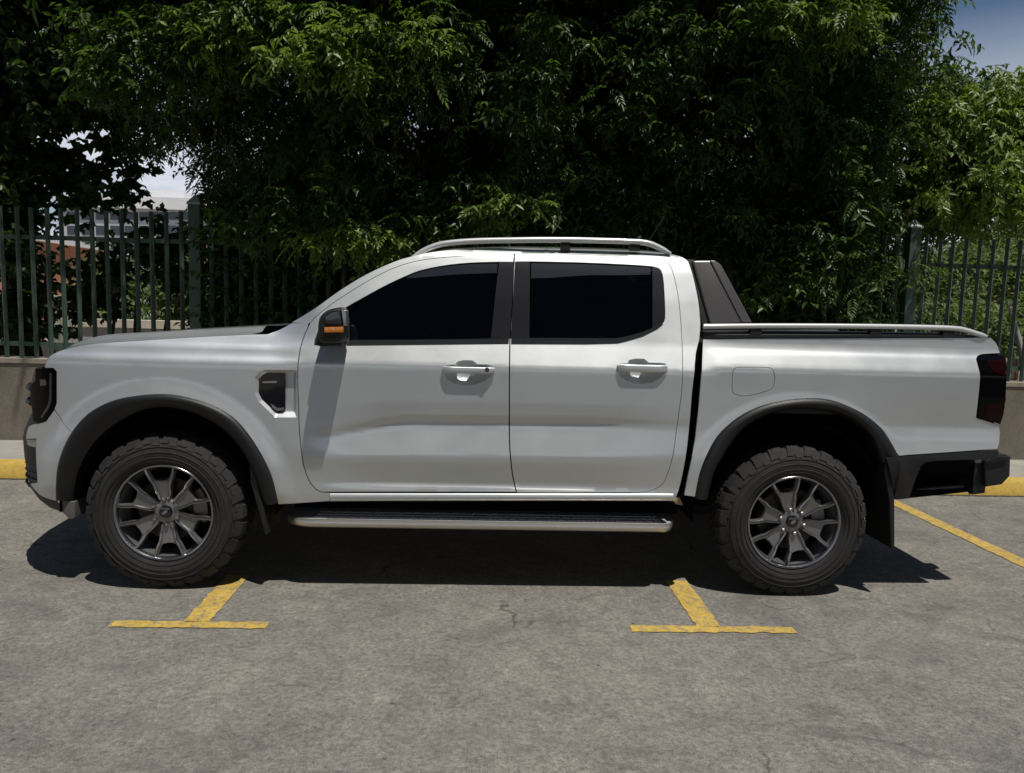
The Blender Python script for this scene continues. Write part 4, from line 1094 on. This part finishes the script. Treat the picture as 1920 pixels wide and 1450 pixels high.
# --- darker broad leaved tree at the left
lt = empty('broad_leaved_tree', (-5.6, 5.2, 0)); tag(lt, 'dark broad leaved tree at the left end of the fence with gaps of sky', 'tree')
trunk((-5.6, 5.2, 0), (-5.2, 5.0, 6.5), .2, .08, [(.4, (-4.0, 4.6, 3.2), .08), (.5, (-4.4, 4.3, 4.3), .07), (.35, (-6.8, 4.8, 3.6), .08), (.65, (-3.6, 4.2, 4.8), .06)], lt)
G2 = [gp(140,258,46,32), gp(190,290,28,20), gp(205,262,14,22), gp(78,45,26,12), gp(128,22,18,12), gp(22,112,14,18), gp(60,335,16,10), gp(190,338,10,14), gp(160,38,10,6), gp(10,90,8,20), gp(95,378,18,10), gp(48,175,8,6), gp(322,345,56,66)]
CL = pxpoly([(-160,-200),(230,-200),(225,30),(250,200),(268,290),(285,345),(262,372),(230,395),(180,388),(120,402),(60,430),(-160,450)], 4.6)
P, D = twigs(clumped(CL, 190, 12, .24, 4.1, 5.6, G2, 4.4), 4, .08, (0, -.3, -.1), .2)
leaves('crown', 'broad', P, D, rng.uniform(.75, 1.15, len(P)), LEAFB, lt)
# undergrowth growing through the fence
def bush(name, label, px, Y0, Y1, ncl, per, m, kind='simple', sc=1., sig=.2, gaps=(), stem=True):
    pl = pxpoly(px, (Y0+Y1)/2); b = pl.mean(0); r = empty(name, (b[0], (Y0+Y1)/2, 0)); tag(r, label, 'tree' if 'tree' in name else 'bush')
    P, D = twigs(clumped(pl, ncl, per, sig, Y0, Y1, gaps, (Y0+Y1)/2), 4, .08*sc, (0, -.2, 0), .1)
    leaves('foliage', kind, P, D, rng.uniform(.8, 1.2, len(P))*sc, m, r)
    if stem:
        top = b[1]
        for k in range(3): trunk((b[0]+.3*(k-1)*sc, (Y0+Y1)/2, 0), (b[0]+.5*(k-1)*sc, (Y0+Y1)/2, top+.2), .035*sc, .012*sc, [], r, 'stem')
    return r
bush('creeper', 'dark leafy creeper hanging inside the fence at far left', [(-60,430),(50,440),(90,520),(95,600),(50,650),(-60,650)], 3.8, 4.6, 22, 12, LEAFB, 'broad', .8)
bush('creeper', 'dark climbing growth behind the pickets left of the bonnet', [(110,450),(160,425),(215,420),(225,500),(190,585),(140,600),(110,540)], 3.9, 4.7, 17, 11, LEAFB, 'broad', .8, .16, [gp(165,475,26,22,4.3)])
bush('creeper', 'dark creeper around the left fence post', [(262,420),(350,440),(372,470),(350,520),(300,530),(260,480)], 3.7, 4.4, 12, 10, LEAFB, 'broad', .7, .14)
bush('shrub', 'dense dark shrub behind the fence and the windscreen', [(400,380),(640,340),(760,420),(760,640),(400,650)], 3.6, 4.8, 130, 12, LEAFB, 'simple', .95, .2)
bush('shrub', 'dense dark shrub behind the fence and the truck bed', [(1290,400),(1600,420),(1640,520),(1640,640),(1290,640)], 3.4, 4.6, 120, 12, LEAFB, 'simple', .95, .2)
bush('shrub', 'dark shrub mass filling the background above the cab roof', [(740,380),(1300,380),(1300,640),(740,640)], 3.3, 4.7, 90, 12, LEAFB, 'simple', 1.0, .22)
# --- growth beyond, in the sun
bush('bush', 'sunlit green bush seen between the pickets left of the post', [(188,490),(245,490),(255,598),(182,600)], 12.5, 14, 16, 12, BUSHM, 'simple', 1.8, .3)
bush('bush', 'olive green bush seen on both sides of the left fence post', [(265,510),(420,490),(430,610),(280,605)], 14, 16, 30, 12, BUSHM, 'simple', 2.0, .4)
bush('bush', 'bright green hedge seen through the right hand fence', [(1690,480),(1960,470),(1960,560),(1690,575)], 10, 12, 46, 12, BUSHM, 'simple', 1.7, .34)
bush('bush', 'low grey green bush just beyond the right hand fence', [(1700,590),(1960,585),(1960,660),(1700,680)], 7.5, 8.6, 36, 12, BUSHM, 'simple', 1.3, .24)
bush('far_tree', 'pale distant tree above the fence at far right', [(1830,430),(1960,440),(1960,500),(1800,500)], 24, 27, 22, 12, BUSHM, 'simple', 3., .6)

# ------------------------------------------------------------------ far buildings and walls
def bx(name, px0, px1, py0, py1, Y, depth, m, parent, zbase=None):
    a, b = at(px0, py1, Y), at(px1, py0, Y); return box(name, (a[0], Y, zbase if zbase is not None else a[2]), (b[0], Y+depth, b[2]), m, parent)
off = empty('office_building', (-28, 60, 0)); tag(off, 'pale grey office building with a white roof edge seen through the gap in the trees', 'building')
bx('wall', 120, 420, 386, 520, 60, 14, BLDG, off, 0)
bx('roof_edge', 110, 425, 374, 386, 59.6, 15, BLDGW, off)
bx('penthouse', 285, 345, 357, 374, 62, 8, BLDGW, off)
for r_, (y0, y1) in enumerate(((398,412),(424,440),(452,468),(480,496))):
    for k in range(11): bx('window', 126+k*27, 147+k*27, y0, y1, 59.95, .1, BLDGG, off)
th = empty('terracotta_house', (-12, 30, 0)); tag(th, 'terracotta coloured house half hidden behind the left fence post', 'house')
bx('wall', 292, 372, 470, 560, 30, 8, TERRA, th, 0); c0, c1, c2 = at(285,470,29.6), at(322,444,29.6), at(380,470,29.6)
bm = bmesh.new(); prism(bm, [(c0[0],c0[2]),(c2[0],c2[2]),(c1[0],c1[2])], 29.6, 38.4); finish(bm, 'roof', TERRA, th)
bx('window', 322, 336, 492, 512, 29.95, .1, BLDGG, th)
th = empty('terracotta_house', (-20, 30, 0)); tag(th, 'terracotta house corner at the left edge behind the pickets', 'house')
bx('wall', -60, 28, 442, 560, 30, 8, TERRA, th, 0); bx('roof_edge', -70, 31, 434, 442, 29.7, 8.6, BLDGW, th); bx('window', 2, 14, 452, 470, 29.95, .1, BLDGG, th)
yw = empty('yard_wall', (-7.5, 11, 0)); tag(yw, 'grey yard wall with a pale coping seen under the left fence', 'wall')
bx('wall_body', 123, 340, 612, 668, 11, .3, GREYWALL, yw, 0); bx('coping', 121, 342, 603, 612, 10.94, .42, CREAM, yw)
cw = empty('cream_pillar', (-8, 9, 0)); tag(cw, 'cream gate pillar behind the pickets at the left', 'pillar')
bx('shaft', 101, 116, 562, 665, 9, .3, CREAM, cw, 0); bx('cap', 98, 119, 553, 562, 8.95, .4, CREAM, cw)
lw = empty('cream_wall', (-8, 8, 0)); tag(lw, 'low cream garden wall glimpsed under the bottom fence rail', 'wall')
bx('wall_body', -80, 118, 648, 690, 8, .2, CREAM, lw, 0)
bw = empty('far_wall', (14, 15, 0)); tag(bw, 'long grey wall crossing behind the right hand fence', 'wall')
bx('wall_body', 1690, 2060, 563, 584, 13, .3, GREYWALL, bw, 0)
rh = empty('far_house', (22, 34, 0)); tag(rh, 'small far house with a dark roof above the right end of the fence', 'house')
bx('wall', 1880, 1990, 462, 520, 34, 8, mat('mauve_render', (.30,.22,.24), .9), rh, 0); bx('roof', 1872, 2000, 445, 462, 33.6, 8.8, BLDGW, rh); bx('chimney', 1892, 1908, 425, 445, 35, .8, CREAM, rh)
# pale brick pier behind the fence, brick by brick
pier = empty('brick_pier', (5.4, 4.1, .0)); tag(pier, 'pale brick pier standing just behind the fence by the tail lamp', 'pier')
a, b = at(1878, 720, 4.1), at(1914, 672, 4.1); box('mortar_core', (a[0]+.008, 4.108, 0), (b[0]-.008, 4.33, b[2]-.005), mat('mortar', (.36,.32,.27), .9), pier)
nb = 13; hh = b[2]/nb; bw_ = (b[0]-a[0]); brick_me = {}
for r_ in range(nb):
    cuts = [0, .5, 1] if r_ % 2 else [0, .25, .75, 1]
    for u0, u1 in zip(cuts, cuts[1:]):
        k = round(u1-u0, 2)
        if k not in brick_me:
            o = box('brick', (-bw_*k/2+.005, 0, .005), (bw_*k/2-.005, .23, hh-.005), BRICKM, pier); brick_me[k] = o.data
        else:
            o = bpy.data.objects.new('brick', brick_me[k]); COL.objects.link(o); o.parent = pier
        o.matrix_parent_inverse = Matrix.Identity(4); o.location = (a[0]+bw_*(u0+u1)/2-5.4, 0+rng.normal(0, .002), r_*hh)
sp = empty('leaning_pole', (5.3, 4.0, .0)); tag(sp, 'pale leaning bent pole behind the pickets at the right edge', 'pole')
bm = bmesh.new(); tube_bm(bm, spline([at(1888,566,4.0), at(1899,600,4.0), at(1908,630,4.0), at(1919,690,4.0), at(1921,760,4.0)], 4), [.010,.011,.012,.014,.017,.02,.024,.027,.029,.03,.03,.03,.03,.03,.03,.03,.03], 10); finish(bm, 'shaft', mat('pale_pole', (.42,.44,.42), .6), sp, 60)

# ------------------------------------------------------------------ unseen trees added behind the viewer to cut sky light and ground bounce
def blocker_tree_mesh():
    n = 5200; u = rng.normal(0, 1, (n, 3)); u /= np.linalg.norm(u, axis=1)[:,None]; r = rng.random(n)**.4
    P = u*r[:,None]*np.array([4.2, 4.6, 4.9])+np.array([0, 0, 8.1]); return twigs(P, 1, .2, (0, 0, 0))
P, D = blocker_tree_mesh()
row = []
for k in range(9):
    if k == 0:
        r = empty('blocker_tree', (-28, -9.6, 0)); c = leaves('crown', 'broad', P, D, np.full(len(P), 4.2), LEAFB, r); row = [c]
        c.parent = r; c.matrix_parent_inverse = Matrix.Identity(4)
        bm = bmesh.new(); tube_bm(bm, [(0,0,0),(.1,0,2.5),(0,.1,6.5)], [.28,.2,.12], 10); tk = finish(bm, 'trunk', BARK, r, 60); tk.matrix_parent_inverse = Matrix.Identity(4); row.append(tk)
    else:
        r = empty('blocker_tree', (-28+7*k, -9.6-1.4*(k % 2), 0))
        for c in row:
            d = c.copy(); COL.objects.link(d); d.parent = r
    r.rotation_euler = (0, 0, 1.3*k)
    tag(r, 'added unseen tree behind the viewer that blocks sky light', 'tree', 'added light blocking trees behind the viewer')
